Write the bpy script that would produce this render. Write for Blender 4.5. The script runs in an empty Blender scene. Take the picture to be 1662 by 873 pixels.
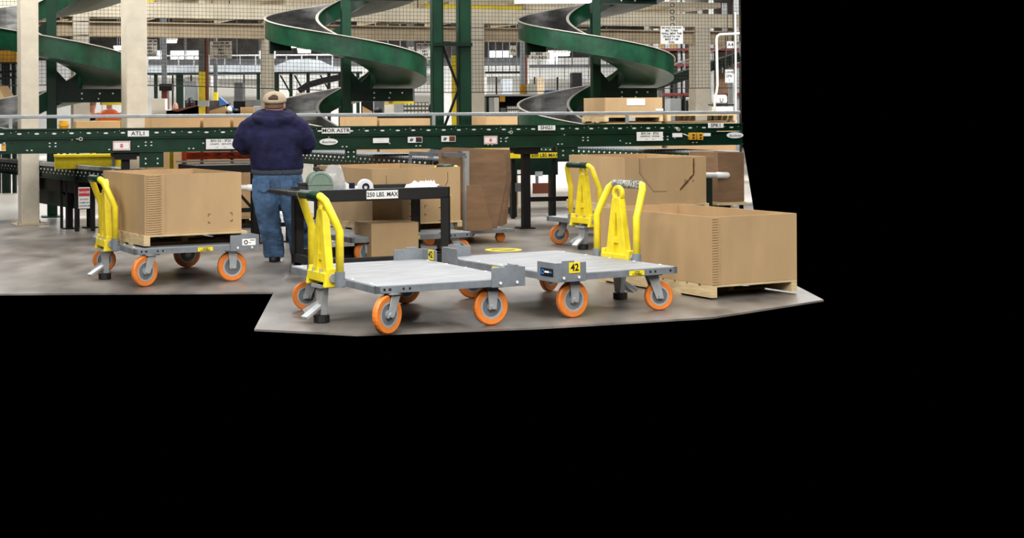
import bpy, bmesh, math, random
from mathutils import Vector, Matrix, noise
random.seed(7)
R = math.radians
PI = math.pi
C = bpy.context.scene.collection
# ------------------------------------------------------------------ camera, world, light
FPX, CH, ROLL = 2450.0, 1.58, math.atan(.0058)
AX, AY = 600.0, 181.0                     # pixel of the viewing axis in the 1662 x 873 frame
cam_d = bpy.data.cameras.new('camera')
cam_d.sensor_width = 36.0
cam_d.lens = FPX / 1662 * 36.0
cam_d.shift_x = (831 - AX) / 1662
cam_d.shift_y = (AY - 436.5) / 1662
cam_d.clip_end = 300
cam = bpy.data.objects.new('camera', cam_d)
C.objects.link(cam)
cam.matrix_world = Matrix.Translation((0, 0, CH)) @ Matrix.Rotation(PI/2, 4, 'X') @ Matrix.Rotation(-ROLL, 4, 'Z')
sc = bpy.context.scene
sc.camera = cam
w = bpy.data.worlds.new('world')
w.use_nodes = True
w.node_tree.nodes['Background'].inputs[0].default_value = (0, 0, 0, 1)
w.node_tree.nodes['Background'].inputs[1].default_value = 0
sc.world = w
sc.view_settings.view_transform = 'Standard'
sc.view_settings.look = 'None'
sc.view_settings.exposure = 0.0
sc.view_settings.gamma = 1.0
sc.view_settings.use_curve_mapping = False
sc.cycles.max_bounces = 6
sc.cycles.diffuse_bounces = 3
sc.cycles.glossy_bounces = 3
sc.cycles.transmission_bounces = 4
sc.cycles.caustics_reflective = False
sc.cycles.caustics_refractive = False

def area(x, y, z, sx, sy, power, tilt=0, col=(1, .985, .96)):
    l = bpy.data.lights.new('ceiling_or_fill_lamp', 'AREA')
    l.shape = 'RECTANGLE'; l.size = sx; l.size_y = sy; l.energy = power; l.color = col
    o = bpy.data.objects.new('ceiling_or_fill_lamp', l)
    o.location = (x, y, z); o.rotation_euler = (tilt, 0, 0)
    C.objects.link(o)
    return o
# rows of fluorescent fittings over the near aisle (all above the picture), then over the far hall; added fill lamps sit between
for yy, pw in ((2.0, 620), (6.5, 480), (11.5, 130), (15.5, 130)):
    for xx in (-5.5, 0, 5.5):
        area(xx, yy, 5.6, 3.6, .5, pw)
for xx in (-5.5, 0, 5.0):
    area(xx, 20.0, 5.8, 3.6, .5, 300)
for xx in (-6.5, -2.2, 2.2, 6.5, 9.5):  # added lamp row that brightens the mezzanine beams and the chutes
    area(xx, 22.6, 4.6, 3.0, .3, 190)
area(7.6, 26.2, 4.5, 3.0, .3, 150)  # extra lamp added to lift the dull right end of the beams
for xx in (-7.5, -1.5, 5.5):  # lamps added under the mezzanine deck for extra light
    area(xx, 31.5, 3.4, 3, .4, 60)
for yy, pw in ((34, 420), (44, 520), (55, 620)):
    for xx in (-9, -1, 7):
        area(xx, yy, 5.2, 5, .6, pw)

# ------------------------------------------------------------------ pixel <-> place helpers
_c, _s = math.cos(ROLL), math.sin(ROLL)
def _un(x, y):
    dx, dy = x - AX, y - AY
    return _c*dx - _s*dy, _s*dx + _c*dy
def P(px, py, z):                                  # point of a horizontal plane
    dx, dy = _un(px, py); Y = (CH - z)*FPX/dy
    return Vector((dx/FPX*Y, Y, z))
def Q(px, py, Y):                                  # point at a given distance
    dx, dy = _un(px, py)
    return Vector((dx/FPX*Y, Y, CH - dy/FPX*Y))
def RZ(a): return Matrix.Rotation(R(a), 4, 'Z')
def TR(*a): return Matrix.Translation(Vector(a))
AO = P(0, 250, 1.09)
ATH = 14.95
AF = TR(AO.x, AO.y, 0) @ RZ(ATH)                   # frame of the main conveyor: x along it, y away, z up
_u = Vector((math.cos(R(ATH)), math.sin(R(ATH)))); _v = Vector((-_u.y, _u.x))
def T(px, dv):                                     # distance along the conveyor seen in column px
    k = (px - AX)/FPX
    ox, oy = AO.x + _v.x*dv, AO.y + _v.y*dv
    return (k*oy - ox)/(_u.x - k*_u.y)
def AY_(px, dv): return AO.y + _v.y*dv + _u.y*T(px, dv)
def ZA(px, py, dv): return Q(px, py, AY_(px, dv)).z

# ------------------------------------------------------------------ materials
def lin(c):
    return tuple(((v/255)/12.92 if v/255 <= .04045 else ((v/255+.055)/1.055)**2.4) for v in c)
_mats = {}
def mat(name, rgb, rough=.55, metal=0.0, var=.0, vscale=4.0, rgb2=None, bump=0.0, bscale=40.0, spec=.5, emit=0, alpha=1, stretch=(1,1,1), lo=.35, hi=.7, det=6):
    if name in _mats: return _mats[name]
    m = bpy.data.materials.new(name); m.use_nodes = True
    nt = m.node_tree; b = nt.nodes['Principled BSDF']
    b.inputs['Roughness'].default_value = rough
    b.inputs['Metallic'].default_value = metal
    b.inputs['Specular IOR Level'].default_value = spec
    col = lin(rgb) + (1,)
    b.inputs['Base Color'].default_value = col
    tc = nt.nodes.new('ShaderNodeTexCoord')
    mp = nt.nodes.new('ShaderNodeMapping'); mp.inputs['Scale'].default_value = stretch
    nt.links.new(tc.outputs['Object'], mp.inputs['Vector'])
    if rgb2 is None and var: rgb2 = tuple(max(0, v*(1-var)) for v in rgb)
    if rgb2 is not None:
        n = nt.nodes.new('ShaderNodeTexNoise'); n.inputs['Scale'].default_value = vscale; n.inputs['Detail'].default_value = det
        n.inputs['Roughness'].default_value = .6
        nt.links.new(mp.outputs['Vector'], n.inputs['Vector'])
        r = nt.nodes.new('ShaderNodeValToRGB')
        r.color_ramp.elements[0].position = lo; r.color_ramp.elements[0].color = lin(rgb2) + (1,)
        r.color_ramp.elements[1].position = hi; r.color_ramp.elements[1].color = col
        nt.links.new(n.outputs['Fac'], r.inputs['Fac'])
        nt.links.new(r.outputs['Color'], b.inputs['Base Color'])
    if bump:
        n2 = nt.nodes.new('ShaderNodeTexNoise'); n2.inputs['Scale'].default_value = bscale; n2.inputs['Detail'].default_value = 4
        nt.links.new(mp.outputs['Vector'], n2.inputs['Vector'])
        bp = nt.nodes.new('ShaderNodeBump'); bp.inputs['Strength'].default_value = bump; bp.inputs['Distance'].default_value = .02
        nt.links.new(n2.outputs['Fac'], bp.inputs['Height'])
        nt.links.new(bp.outputs['Normal'], b.inputs['Normal'])
    if emit:
        b.inputs['Emission Color'].default_value = col; b.inputs['Emission Strength'].default_value = emit
    if alpha < 1: b.inputs['Alpha'].default_value = alpha
    _mats[name] = m
    return m
M = dict(
 green=mat('green_paint', (12, 58, 37), .42, 0, .3, 3, spec=.3, bump=.06, bscale=60),
 dgreen=mat('dark_green_paint', (9, 38, 26), .45, 0, .3, 5, spec=.25),
 chgreen=mat('chute_green_paint', (17, 72, 47), .36, 0, .35, 5, bump=.12, bscale=14),
 steel=mat('worn_steel', (142, 142, 140), .32, .85, .35, 3, stretch=(1, 1, 4), bump=.05),
 rim=mat('bare_steel_edge', (205, 198, 186), .4, .3),
 galv=mat('galvanised_steel', (186, 189, 190), .42, .35, .12, 9),
 bolt=mat('zinc_bolt', (235, 238, 236), .3, .2),
 beige=mat('beige_column_paint', (206, 197, 178), .5, 0, .08, 5, bump=.05),
 tan=mat('tan_beam_paint', (190, 172, 142), .6, 0, .14, 3),
 cream=mat('cream_beam_paint', (236, 224, 198), .55, 0, .1, 3),
 yellow=mat('yellow_paint', (252, 227, 46), .38, 0, .1, 10),
 orange=mat('orange_urethane', (232, 130, 52), .4, 0, .12, 12),
 redor=mat('orange_red_steel', (196, 70, 30), .5, 0, .35, 6),
 greym=mat('grey_cart_paint', (140, 146, 152), .4, .25, .15, 8, bump=.04),
 deck=mat('grey_deck_sheet', (150, 152, 156), .55, .1, .16, 3, stretch=(1, 4, 1)),
 black=mat('black_steel', (15, 15, 17), .5, 0, .3, 6, spec=.25),
 bplas=mat('black_plastic', (27, 27, 28), .5, 0, .25, 8, bump=.05),
 dark=mat('dark_void', (18, 20, 20), .7),
 wood=mat('pallet_wood', (226, 200, 152), .7, 0, .2, 5, stretch=(1, 1, 9), bump=.15),
 card=mat('cardboard', (190, 158, 115), .75, 0, .12, 1.6, bump=.05, bscale=6, stretch=(1, 1, .35)),
 cardin=mat('cardboard_inside', (196, 162, 118), .8, 0, .12, 2),
 cardb=mat('brown_cardboard', (138, 106, 76), .75, 0, .18, 2, stretch=(1, 1, 5)),
 cardl=mat('light_cardboard', (206, 170, 122), .75, 0, .1, 2),
 torn=mat('torn_board_edge', (92, 62, 40), .9),
 white=mat('white_label', (244, 244, 240), .5),
 paper=mat('white_paper', (240, 240, 240), .6, 0, .08, 6),
 ink=mat('black_ink', (24, 24, 24), .6),
 red=mat('sign_red', (206, 44, 50), .5),
 blue=mat('blue_plastic', (60, 120, 200), .45),
 navy=mat('navy_fleece', (36, 37, 72), .9, 0, .3, 7, bump=.3, bscale=30, spec=.2),
 hem=mat('grey_hem_knit', (72, 82, 94), .9, 0, .3, 60, bump=.4, bscale=120),
 jeans=mat('blue_denim', (92, 124, 164), .85, 0, None or .42, 5, bump=.35, bscale=18, spec=.2),
 skin=mat('skin', (214, 158, 134), .55, 0, .1, 18),
 hair=mat('short_grey_hair', (158, 122, 102), .8, 0, .3, 80, bump=.5, bscale=200),
 cap=mat('khaki_cap_cloth', (182, 164, 136), .85, 0, .1, 30, bump=.2, bscale=90),
 shoe=mat('dark_shoe', (30, 28, 30), .6),
 caseg=mat('grey_green_plastic', (128, 148, 132), .35, 0, .1, 5),
 clear=mat('clear_plastic_film', (225, 228, 230), .15, 0, alpha=.38),
 pipe=mat('white_pipe_wrap', (226, 226, 220), .5, 0, .1, 12),
 wire=mat('netting_cord', (52, 46, 42), .8),
 white_wall=mat('white_wall_panel', (238, 240, 240), .6, 0, .05, 2),
 roof=mat('dark_roof_deck', (74, 72, 70), .9, 0, .45, 3),
 pgrey=mat('pale_grey_sheet', (190, 198, 206), .5, .1, .12, 2),
 mgrey=mat('mid_grey_paint', (118, 122, 126), .5, .2, .2, 4),
 dred=mat('dull_red_paint', (116, 46, 40), .55, 0, .2, 6),
 ygold=mat('golden_yellow_plastic', (236, 176, 34), .5, 0, .15, 8),
 vest=mat('orange_vest', (250, 110, 50), .7),
 brown=mat('red_brown_pipe', (120, 66, 50), .5),
 glow=mat('lit_tube', (255, 252, 244), .5, emit=6),
 win=mat('bright_skylight_panel', (250, 252, 255), .5, emit=1.6),
 screen=mat('dark_screen', (20, 24, 30), .2),
 ogrip=mat('black_grip_tape', (40, 44, 44), .6, 0, None, 40, rgb2=(190, 190, 186), lo=.45, hi=.55, stretch=(1, 3, 1)),
)

# ------------------------------------------------------------------ objects and meshes
MW = {}
def thing(name, label, cat, M4=None, group=None):
    o = bpy.data.objects.new(name, None); C.objects.link(o)
    o.empty_display_size = .1
    if M4 is None: M4 = Matrix.Identity(4)
    o.matrix_world = M4; MW[o.name] = M4.copy()
    o['label'] = label; o['category'] = cat
    if group: o['group'] = group
    return o
def tag(o, label, cat, group=None, kind=None):
    o['label'] = label; o['category'] = cat
    if group: o['group'] = group
    if kind: o['kind'] = kind
    return o
def root_matrix(o):
    while o.parent is not None: o = o.parent
    return MW.get(o.name, o.matrix_basis)
class MB:
    def __init__(s, F=None):
        s.v = []; s.f = []; s.mi = []; s.F = F if F is not None else Matrix.Identity(4)
    def pt(s, p):
        s.v.append(s.F @ Vector(p)); return len(s.v) - 1
    def face(s, ids, m=0): s.f.append(tuple(ids)); s.mi.append(m)
    def box(s, x0, x1, y0, y1, z0, z1, m=0, X=None):
        X = X or Matrix.Identity(4)
        i = [s.pt(X @ Vector(p)) for p in ((x0,y0,z0),(x1,y0,z0),(x1,y1,z0),(x0,y1,z0),(x0,y0,z1),(x1,y0,z1),(x1,y1,z1),(x0,y1,z1))]
        for q in ((3,2,1,0),(4,5,6,7),(0,1,5,4),(1,2,6,5),(2,3,7,6),(3,0,4,7)): s.face([i[k] for k in q], m)
        return s
    def bar(s, p, q, w, h, m=0):                  # rectangular bar between two points
        p, q = Vector(p), Vector(q); d = (q - p).normalized()
        a = d.cross(Vector((0,0,1)))
        if a.length < .05: a = Vector((1,0,0))
        a.normalize(); b = a.cross(d).normalized()
        i = []
        for c in (p, q):
            for sa, sb in ((-1,-1),(1,-1),(1,1),(-1,1)): i.append(s.pt(c + a*sa*w/2 + b*sb*h/2))
        for k in range(4): s.face((i[k], i[(k+1)%4], i[4+(k+1)%4], i[4+k]), m)
        s.face(i[3::-1], m); s.face(i[4:], m)
        return s
    def tube(s, pts, r, n=10, m=0, closed=False):
        pts = [Vector(p) for p in pts]; rr = r if isinstance(r, (list, tuple)) else [r]*len(pts)
        rings = []; prev = None
        N = len(pts)
        for k, p in enumerate(pts):
            if closed: d = pts[(k+1)%N] - pts[(k-1)%N]
            else: d = pts[min(k+1, N-1)] - pts[max(k-1, 0)]
            d.normalize()
            if prev is None:
                a = d.cross(Vector((0,0,1)))
                if a.length < .1: a = d.cross(Vector((0,1,0)))
            else: a = prev - d*prev.dot(d)
            a.normalize(); prev = a; b = d.cross(a)
            rings.append([s.pt(p + (a*math.cos(2*PI*j/n) + b*math.sin(2*PI*j/n))*rr[k]) for j in range(n)])
        L = N if closed else N-1
        for k in range(L):
            A, B = rings[k], rings[(k+1)%N]
            for j in range(n): s.face((A[j], A[(j+1)%n], B[(j+1)%n], B[j]), m)
        if not closed:
            s.face(rings[0][::-1], m); s.face(rings[-1], m)
        return s
    def loft(s, rings, m=0, cap=True):
        ids = [[s.pt(p) for p in r] for r in rings]; n = len(ids[0])
        for A, B in zip(ids, ids[1:]):
            for j in range(n): s.face((A[j], A[(j+1)%n], B[(j+1)%n], B[j]), m)
        if cap: s.face(ids[0][::-1], m); s.face(ids[-1], m)
        return s
    def ell(s, secs, n=20, m=0):                   # stacked horizontal ellipses (z, rx, ry, cx, cy)
        return s.loft([[(cx + rx*math.cos(2*PI*j/n), cy + ry*math.sin(2*PI*j/n), z) for j in range(n)] for z, rx, ry, cx, cy in secs], m)
    def ball(s, c, r, n=14, k=8, m=0):
        c = Vector(c); r = Vector(r) if isinstance(r, (list, tuple)) else Vector((r, r, r))
        return s.loft([[(c.x + r.x*math.sin(t)*math.cos(2*PI*j/n), c.y + r.y*math.sin(t)*math.sin(2*PI*j/n), c.z - r.z*math.cos(t)) for j in range(n)]
                       for t in [PI*(.02 + .96*q/k) for q in range(k+1)]], m)
    def prism(s, poly, ax, lo, hi, m=0, X=None):   # polygon extruded along an axis
        X = X or Matrix.Identity(4)
        f = {'x': lambda a,b,c: (c,a,b), 'y': lambda a,b,c: (a,c,b), 'z': lambda a,b,c: (a,b,c)}[ax]
        A = [s.pt(X @ Vector(f(a,b,lo))) for a, b in poly]; B = [s.pt(X @ Vector(f(a,b,hi))) for a, b in poly]; n = len(poly)
        s.face(A[::-1], m); s.face(B, m)
        for j in range(n): s.face((A[j], A[(j+1)%n], B[(j+1)%n], B[j]), m)
        return s
    def disc(s, c, r, ax='y', t=.01, n=20, m=0, rx=None):
        rx = rx or r
        return s.prism([({'x':c[1],'y':c[0],'z':c[0]}[ax] + rx*math.cos(2*PI*j/n), {'x':c[2],'y':c[2],'z':c[1]}[ax] + r*math.sin(2*PI*j/n)) for j in range(n)],
                       ax, {'x':c[0],'y':c[1],'z':c[2]}[ax] - t/2, {'x':c[0],'y':c[1],'z':c[2]}[ax] + t/2, m)
    def ring(s, c, R0, R1, ax='x', t=.03, n=28, m=0):  # flat washer
        def f(a, b, d): return {'x': (c[0]+d, c[1]+a, c[2]+b), 'y': (c[0]+a, c[1]+d, c[2]+b), 'z': (c[0]+a, c[1]+b, c[2]+d)}[ax]
        prof = ((R0, -t/2), (R1, -t/2), (R1, t/2), (R0, t/2))
        ids = [[s.pt(f(r*math.cos(2*PI*j/n), r*math.sin(2*PI*j/n), d)) for r, d in prof] for j in range(n)]
        for j in range(n):
            A, B = ids[j], ids[(j+1)%n]
            for k in range(4): s.face((A[k], A[(k+1)%4], B[(k+1)%4], B[k]), m)
        return s
    def mesh(s, name, inv=None):
        me = bpy.data.meshes.new(name)
        vs = [inv @ v for v in s.v] if inv is not None else s.v
        me.from_pydata([tuple(v) for v in vs], [], s.f)
        me.polygons.foreach_set('material_index', s.mi)
        bm = bmesh.new(); bm.from_mesh(me); bmesh.ops.recalc_face_normals(bm, faces=bm.faces); bm.to_mesh(me); bm.free()
        return me
    def build(s, name, mats, parent=None, smooth=False, bevel=0, loc=None, label=None):
        if not isinstance(mats, (list, tuple)): mats = [mats]
        if parent is not None: B = root_matrix(parent)
        else:
            if loc is None:
                xs = [v.x for v in s.v]; ys = [v.y for v in s.v]
                loc = ((min(xs)+max(xs))/2, (min(ys)+max(ys))/2, min(v.z for v in s.v))
            B = TR(*loc)
        me = s.mesh(name, B.inverted())
        for m in mats: me.materials.append(m)
        if smooth:
            for p in me.polygons: p.use_smooth = True
        o = bpy.data.objects.new(name, me); C.objects.link(o)
        if parent is not None: o.parent = parent
        else: o.matrix_world = B; MW[o.name] = B.copy()
        if bevel:
            b = o.modifiers.new('bevel', 'BEVEL'); b.width = bevel; b.segments = 2; b.limit_method = 'ANGLE'; b.angle_limit = R(50)
        if smooth and not bevel:
            pass
        if label: o['label'] = label
        return o
def struct(o): o['kind'] = 'structure'; return o
def dup(root, M4, label, group=None):
    r = root.copy(); C.objects.link(r); r.matrix_world = M4; MW[r.name] = M4.copy(); r['label'] = label
    if group: r['group'] = group
    for ch in list(root.children):
        c = ch.copy(); C.objects.link(c); c.parent = r
        for g in list(ch.children):
            d = g.copy(); C.objects.link(d); d.parent = c
    return r
def lettering(txt, F, cx, y, z, size, m, parent, bold=0, shear=0, sx=1.0, name='lettering'):
    cu = bpy.data.curves.new('lettering', 'FONT'); cu.body = txt; cu.size = size; cu.align_x = 'CENTER'; cu.align_y = 'CENTER'
    cu.offset = bold; cu.shear = shear; cu.resolution_u = 2
    o = bpy.data.objects.new('lettering_curve', cu); C.objects.link(o)
    bpy.context.view_layer.update()
    me = bpy.data.meshes.new_from_object(o.evaluated_get(bpy.context.evaluated_depsgraph_get()))
    bpy.data.objects.remove(o); bpy.data.curves.remove(cu)
    X = root_matrix(parent).inverted() @ F @ TR(cx, y, z) @ Matrix(((sx,0,0,0),(0,0,-1,0),(0,1,0,0),(0,0,0,1)))
    me.transform(X); me.name = name; me.materials.clear(); me.materials.append(m)
    ob = bpy.data.objects.new(name, me); C.objects.link(ob); ob.parent = parent
    return ob
def sticker(parent, F, cx, y, z, wd, ht, mats=None, lines=(), name='label_plate', label=None, size=None, ink=None, bold=.0, sx=1.0):
    # a flat plate on a face whose outward side is -y of frame F
    b = MB(F); b.box(cx-wd/2, cx+wd/2, y-.004, y, z-ht/2, z+ht/2)
    o = b.build(name, mats or M['white'], parent, label=label)
    n = len(lines)
    for k, ln in enumerate(lines):
        sz = (size[k] if isinstance(size, (list, tuple)) else size) or ht*.9/n
        zz = z + ht*(.5 - (k + .5)/n)*.94
        if ln: lettering(ln, F, cx, y-.006, zz, sz, ink or M['ink'], o, bold, sx=sx)
    return o
# ------------------------------------------------------------------ the setting
fl = MB()
poly = [(-6, 13.25), (-.85, 13.25), (-.85, 11.0), (-.1, 10.72), (1.2, 11.0), (2.6, 11.5), (3.75, 12.5), (3.9, 15), (17.3, 70), (-19, 70), (-19, 40), (-6, 22)]
fl.prism(poly, 'z', -.015, 0)
fm = bpy.data.materials.new('concrete_floor'); fm.use_nodes = True
nt = fm.node_tree; b = nt.nodes['Principled BSDF']
tc = nt.nodes.new('ShaderNodeTexCoord')
def _noise(scale, det, vec):
    n = nt.nodes.new('ShaderNodeTexNoise'); n.inputs['Scale'].default_value = scale; n.inputs['Detail'].default_value = det
    nt.links.new(vec, n.inputs['Vector']); return n
mp = nt.nodes.new('ShaderNodeMapping'); mp.inputs['Scale'].default_value = (1, .45, 1)
mp.inputs['Rotation'].default_value = (0, 0, R(-62))
nt.links.new(tc.outputs['Object'], mp.inputs['Vector'])
n1 = _noise(2.6, 8, mp.outputs['Vector']); r1 = nt.nodes.new('ShaderNodeValToRGB')
r1.color_ramp.elements[0].position = .33; r1.color_ramp.elements[0].color = lin((84, 79, 74)) + (1,)
r1.color_ramp.elements[1].position = .7; r1.color_ramp.elements[1].color = lin((140, 134, 127)) + (1,)
nt.links.new(n1.outputs['Fac'], r1.inputs['Fac'])
# the floor colour turns pale beyond the sorting line
sp = nt.nodes.new('ShaderNodeSeparateXYZ'); nt.links.new(tc.outputs['Object'], sp.inputs[0])
ma = nt.nodes.new('ShaderNodeMath'); ma.operation = 'MULTIPLY'; ma.inputs[1].default_value = -.27
nt.links.new(sp.outputs['X'], ma.inputs[0])
mb_ = nt.nodes.new('ShaderNodeMath'); mb_.operation = 'ADD'
nt.links.new(ma.outputs[0], mb_.inputs[0]); nt.links.new(sp.outputs['Y'], mb_.inputs[1])
mr = nt.nodes.new('ShaderNodeMapRange')
nt.links.new(mb_.outputs[0], mr.inputs['Value'])
mix = nt.nodes.new('ShaderNodeMix'); mix.data_type = 'RGBA'
nt.links.new(mr.outputs[0], mix.inputs['Factor']); nt.links.new(r1.outputs[0], mix.inputs['A'])
mix.inputs['B'].default_value = lin((236, 230, 220)) + (1,)
nt.links.new(mix.outputs['Result'], b.inputs['Base Color'])
b.inputs['Roughness'].default_value = .34
n2 = _noise(30, 3, tc.outputs['Object']); bp = nt.nodes.new('ShaderNodeBump'); bp.inputs['Strength'].default_value = .08
nt.links.new(n2.outputs['Fac'], bp.inputs['Height']); nt.links.new(bp.outputs['Normal'], b.inputs['Normal'])
floor = struct(fl.build('floor', fm, loc=(0, 0, 0)))
mr.inputs['From Min'].default_value = 23.6; mr.inputs['From Max'].default_value = 24.2

wl = MB(); YW = 62
xr = Q(1203, 180, YW).x
for x in range(-17, 15, 1): wl.box(x+.02, min(x+1.0, xr), YW, YW+.2, 0, 3.75)
struct(wl.build('wall_back', M['white_wall']))
ww = MB(); ww.box(-17, xr, YW, YW+.2, 3.75, 8.0)
struct(ww.build('wall_upper', M['roof']))
cb = MB()
for k in range(40):
    y = 30 + k*.8; cb.box(-.27*y-2, .245*y+.02, y, y+.78, 7.0, 7.1)
struct(cb.build('ceiling', M['roof']))
wk = MB()
for a, b_ in ((95, 128), (236, 262), (277, 335), (420, 447), (795, 832), (890, 905), (563, 600)):
    p, q = Q(a, 100, YW-.1), Q(b_, 82, YW-.1); wk.box(p.x, q.x, YW-.12, YW-.02, p.z, q.z)
struct(wk.build('window_1', M['win']))
tb = MB()                                            # dark open-web roof trusses
for y in (40, 47, 54):
    for z in (4.75 + (y-40)*.045, 5.9):
        tb.box(-.26*y-1, .245*y, y, y+.12, z, z+.12)
    x = -.26*y-1
    while x < .245*y - .8:
        tb.bar((x, y+.06, 4.8 + (y-40)*.045), (x+.6, y+.06, 5.95), .06, .06); tb.bar((x+.6, y+.06, 5.95), (x+1.2, y+.06, 4.8 + (y-40)*.045), .06, .06); x += 1.2
struct(tb.build('trim_1', M['mgrey']))

# mezzanine beams behind the chutes
pL, pR = Q(-12, 60, 24.7), Q(1201, 70, 29.9)
d = (pR - pL); d.z = 0; Lb = d.length; BA = math.degrees(math.atan2(d.y, d.x))
BF = TR(pL.x, pL.y, 0) @ RZ(BA)
def beamT(px, v=0):
    k = (px - AX)/FPX; o = BF @ Vector((0, v, 0)); u = BF.to_3x3() @ Vector((1, 0, 0))
    return (k*o.y - o.x)/(u.x - k*u.y)
b = MB(BF); b.box(0, Lb, .1, .14, 2.88, 3.13); b.box(0, Lb, .0, .26, 2.87, 2.895); b.box(0, Lb, 0, .26, 3.10, 3.125)
tag(b.build('steel_beam', M['tan']), 'long tan steel beam, the lower of two, across the hall behind the spiral chutes', 'beam')
b = MB(BF); b.box(0, Lb, .02, .2, 3.2, 3.46)
for k in range(7):
    b.bar((1.2 + k*1.9, .24, 3.21), (2.5 + k*1.9, 1.2, 3.3), .1, .1)
tag(b.build('steel_beam', M['cream']), 'cream painted upper beam running above the tan beam', 'beam')
for a_, c_, lb in ((155, 250, 'yellow steel edge strip above the beams by the wide beige column'), (690, 845, 'yellow steel edge strip above the beams behind the ladder tower')):
    b = MB(BF); b.box(beamT(a_, .5), beamT(c_, .5), .42, .5, 3.47, 3.56); b.box(beamT(a_, .5), beamT(c_, .5), .42, .62, 3.55, 3.57)
    tag(b.build('edge_rail', M['yellow']), lb, 'rail', 'yellow edge strips on the mezzanine')
b = MB(BF); b.box(0, Lb-.1, .5, 5.5, 3.62, 3.72)
for k in range(9): b.box(.4 + k*1.6, .5 + k*1.6, .5, 5.4, 3.45, 3.62)
struct(b.build('ceiling_mezzanine', M['cream']))

# columns
def column(px0, px1, fr, wd, label, name='steel_column', top=4.2, M_=None, plate=True):
    t0, t1 = px0, px1
    th = thing(name, label, 'column', fr @ TR((t0+t1)/2, wd/2, 0), None)
    q = MB(fr); q.box(t0, t1, 0, wd, .012, top); q.build('shaft', M_ or M['beige'], th, bevel=.012)
    if plate:
        q = MB(fr); q.box(t0-.1, t1+.1, -.1, wd+.1, 0, .014)
        for sx in (t0-.06, t1+.06):
            for sy in (-.06, wd+.06): q.tube([(sx, sy, .01), (sx, sy, .04)], .014, 6)
        q.build('base_plate', M['tan'], th)
    return th
def face_t(pxl, pxr, dv): return T(pxl, dv), T(pxr, dv)
t0, t1 = face_t(34, 63.5, 3.05); c1 = column(0, (t1-t0)*1.02, AF @ TR(t0, 3.05, 0) @ RZ(9), .26, 'beige square column at the left edge with its foot on the grey floor')
# the mottled shadow low on that column is left unpainted
t0, t1 = face_t(206, 240, 2.95); column(0, (t1-t0)*1.02, AF @ TR(t0, 2.95, 0) @ RZ(9), .32, 'wide beige column rising beside the left chute, behind the first name plate on the line')
for a_, c_, lab in ((119, 146, 'beige netted column carrying the beams, left of the wide column'), (430, 446, 'slim beige column directly behind the capped man'),
                    (765, 787, 'beige netted column right beside the green ladder tower'), (1130, 1154, 'beige netted column by the red pallet racks at the right')):
    column(beamT(a_, .0), beamT(c_, .0), BF, .26, lab, top=3.2, plate=False)

# ------------------------------------------------------------------ safety netting
ne = MB(AF); V = 6.05
tL, tR_ = T(-8, V), T(1200.5, V)
zt = 3.75
n = int((tR_ - tL)/.062)
def sag(t): return .02*math.sin(t*1.3) + .012*math.sin(t*4.1 + 1)
def zbot(t): return 2.0 + .05*math.sin(t*.55 + .6) - .02*t*.3
for k in range(n+1):
    t = tL + k*.062 + random.uniform(-.004, .004)
    ne.tube([(t + .012*math.sin(k*.31), V + sag(t), zbot(t)), (t + .01*math.sin(k*.21 + 1), V + sag(t), 2.9), (t, V, zt)], .003, 3)
for k in range(29):
    h = k/28
    ne.tube([(tL + (tR_-tL)*j/60, V + sag(tL + (tR_-tL)*j/60), zbot(tL + (tR_-tL)*j/60)*(1-h) + zt*h) for j in range(61)], .003 if k else .009, 3)
tag(ne.build('safety_netting', M['wire']), 'wide black square mesh netting hung behind the spiral chutes', 'netting')

# ------------------------------------------------------------------ main conveyor
cv = thing('roller_conveyor', 'long dark green roller conveyor with punched rails running right across behind the man', 'conveyor', AF)
tA, tB = T(-25, -.04), T(1207, -.04)
for v0, nm in ((0, 'side_frame'), (.74, 'side_frame')):
    b = MB(AF); b.box(tA, tB, v0, v0+.02, 1.095, 1.275); b.box(tA, tB, v0-.03 if v0 == 0 else v0, v0+.02 if v0 == 0 else v0+.05, 1.09, 1.102); b.box(tA, tB, v0-.03 if v0 == 0 else v0, v0+.02 if v0 == 0 else v0+.05, 1.262, 1.274)
    if v0 == 0:
        t = tA + .05; k = 0
        while t < tB - .05:
            if k % 7 == 3: b.disc((t, -.002, 1.222), .01, 'y', .012, 10, 1, rx=.026)
            if k % 11 == 5:
                for dx in (0, .055): b.disc((t+dx, -.004, 1.13), .008, 'y', .012, 8, 2, rx=.013)
            if k % 13 == 8:
                for dx, dz in ((0, 0), (.07, 0), (0, -.04), (.07, -.04)): b.disc((t+dx, -.004, 1.215+dz), .008, 'y', .012, 8, 2, rx=.013)
            if k % 9 == 2: b.disc((t, -.004, 1.165 + .03*(k % 4)), .008, 'y', .012, 8, 2, rx=.012)
            t += .09; k += 1
    b.build(nm, [M['green'], M['dark'], M['bolt']], cv)
    b = MB(AF); b.box(tA, tB, v0-.012, v0+.012, 1.285, 1.385); b.box(tA, tB, v0-.035, v0+.012, 1.375, 1.387)
    if v0 == 0:
        t = tA + .1; k = 0
        while t < tB:
            b.disc((t, -.014, 1.345), .006, 'y', .012, 6, 1); t += .2082
            if k % 3 == 0 and t < tB - .1: b.disc((t+.06, -.014, 1.36), .005, 'y', .012, 6, 1)
            k += 1
    b.build('guide_rail', [M['green'], M['bolt']], cv)
b = MB(AF); b.box(tA, tB, .02, .74, 1.20, 1.22); b.build('belt', M['black'], cv)
b = MB(AF); b.disc((0, -.018, 1.333), .011, 'y', .02, 12, 0, rx=.028)
b0 = b.build('bolt', M['bolt'], cv); base = b0.location.copy()
k = 0; t = tA + .2
while t < tB - .05:
    o = b0 if k == 0 else b0.copy()
    if k: C.objects.link(o); o.parent = cv
    o.location = base + Vector((t, 0, random.uniform(-.002, .002))); k += 1; t += .2082
b = MB(AF)
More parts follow.
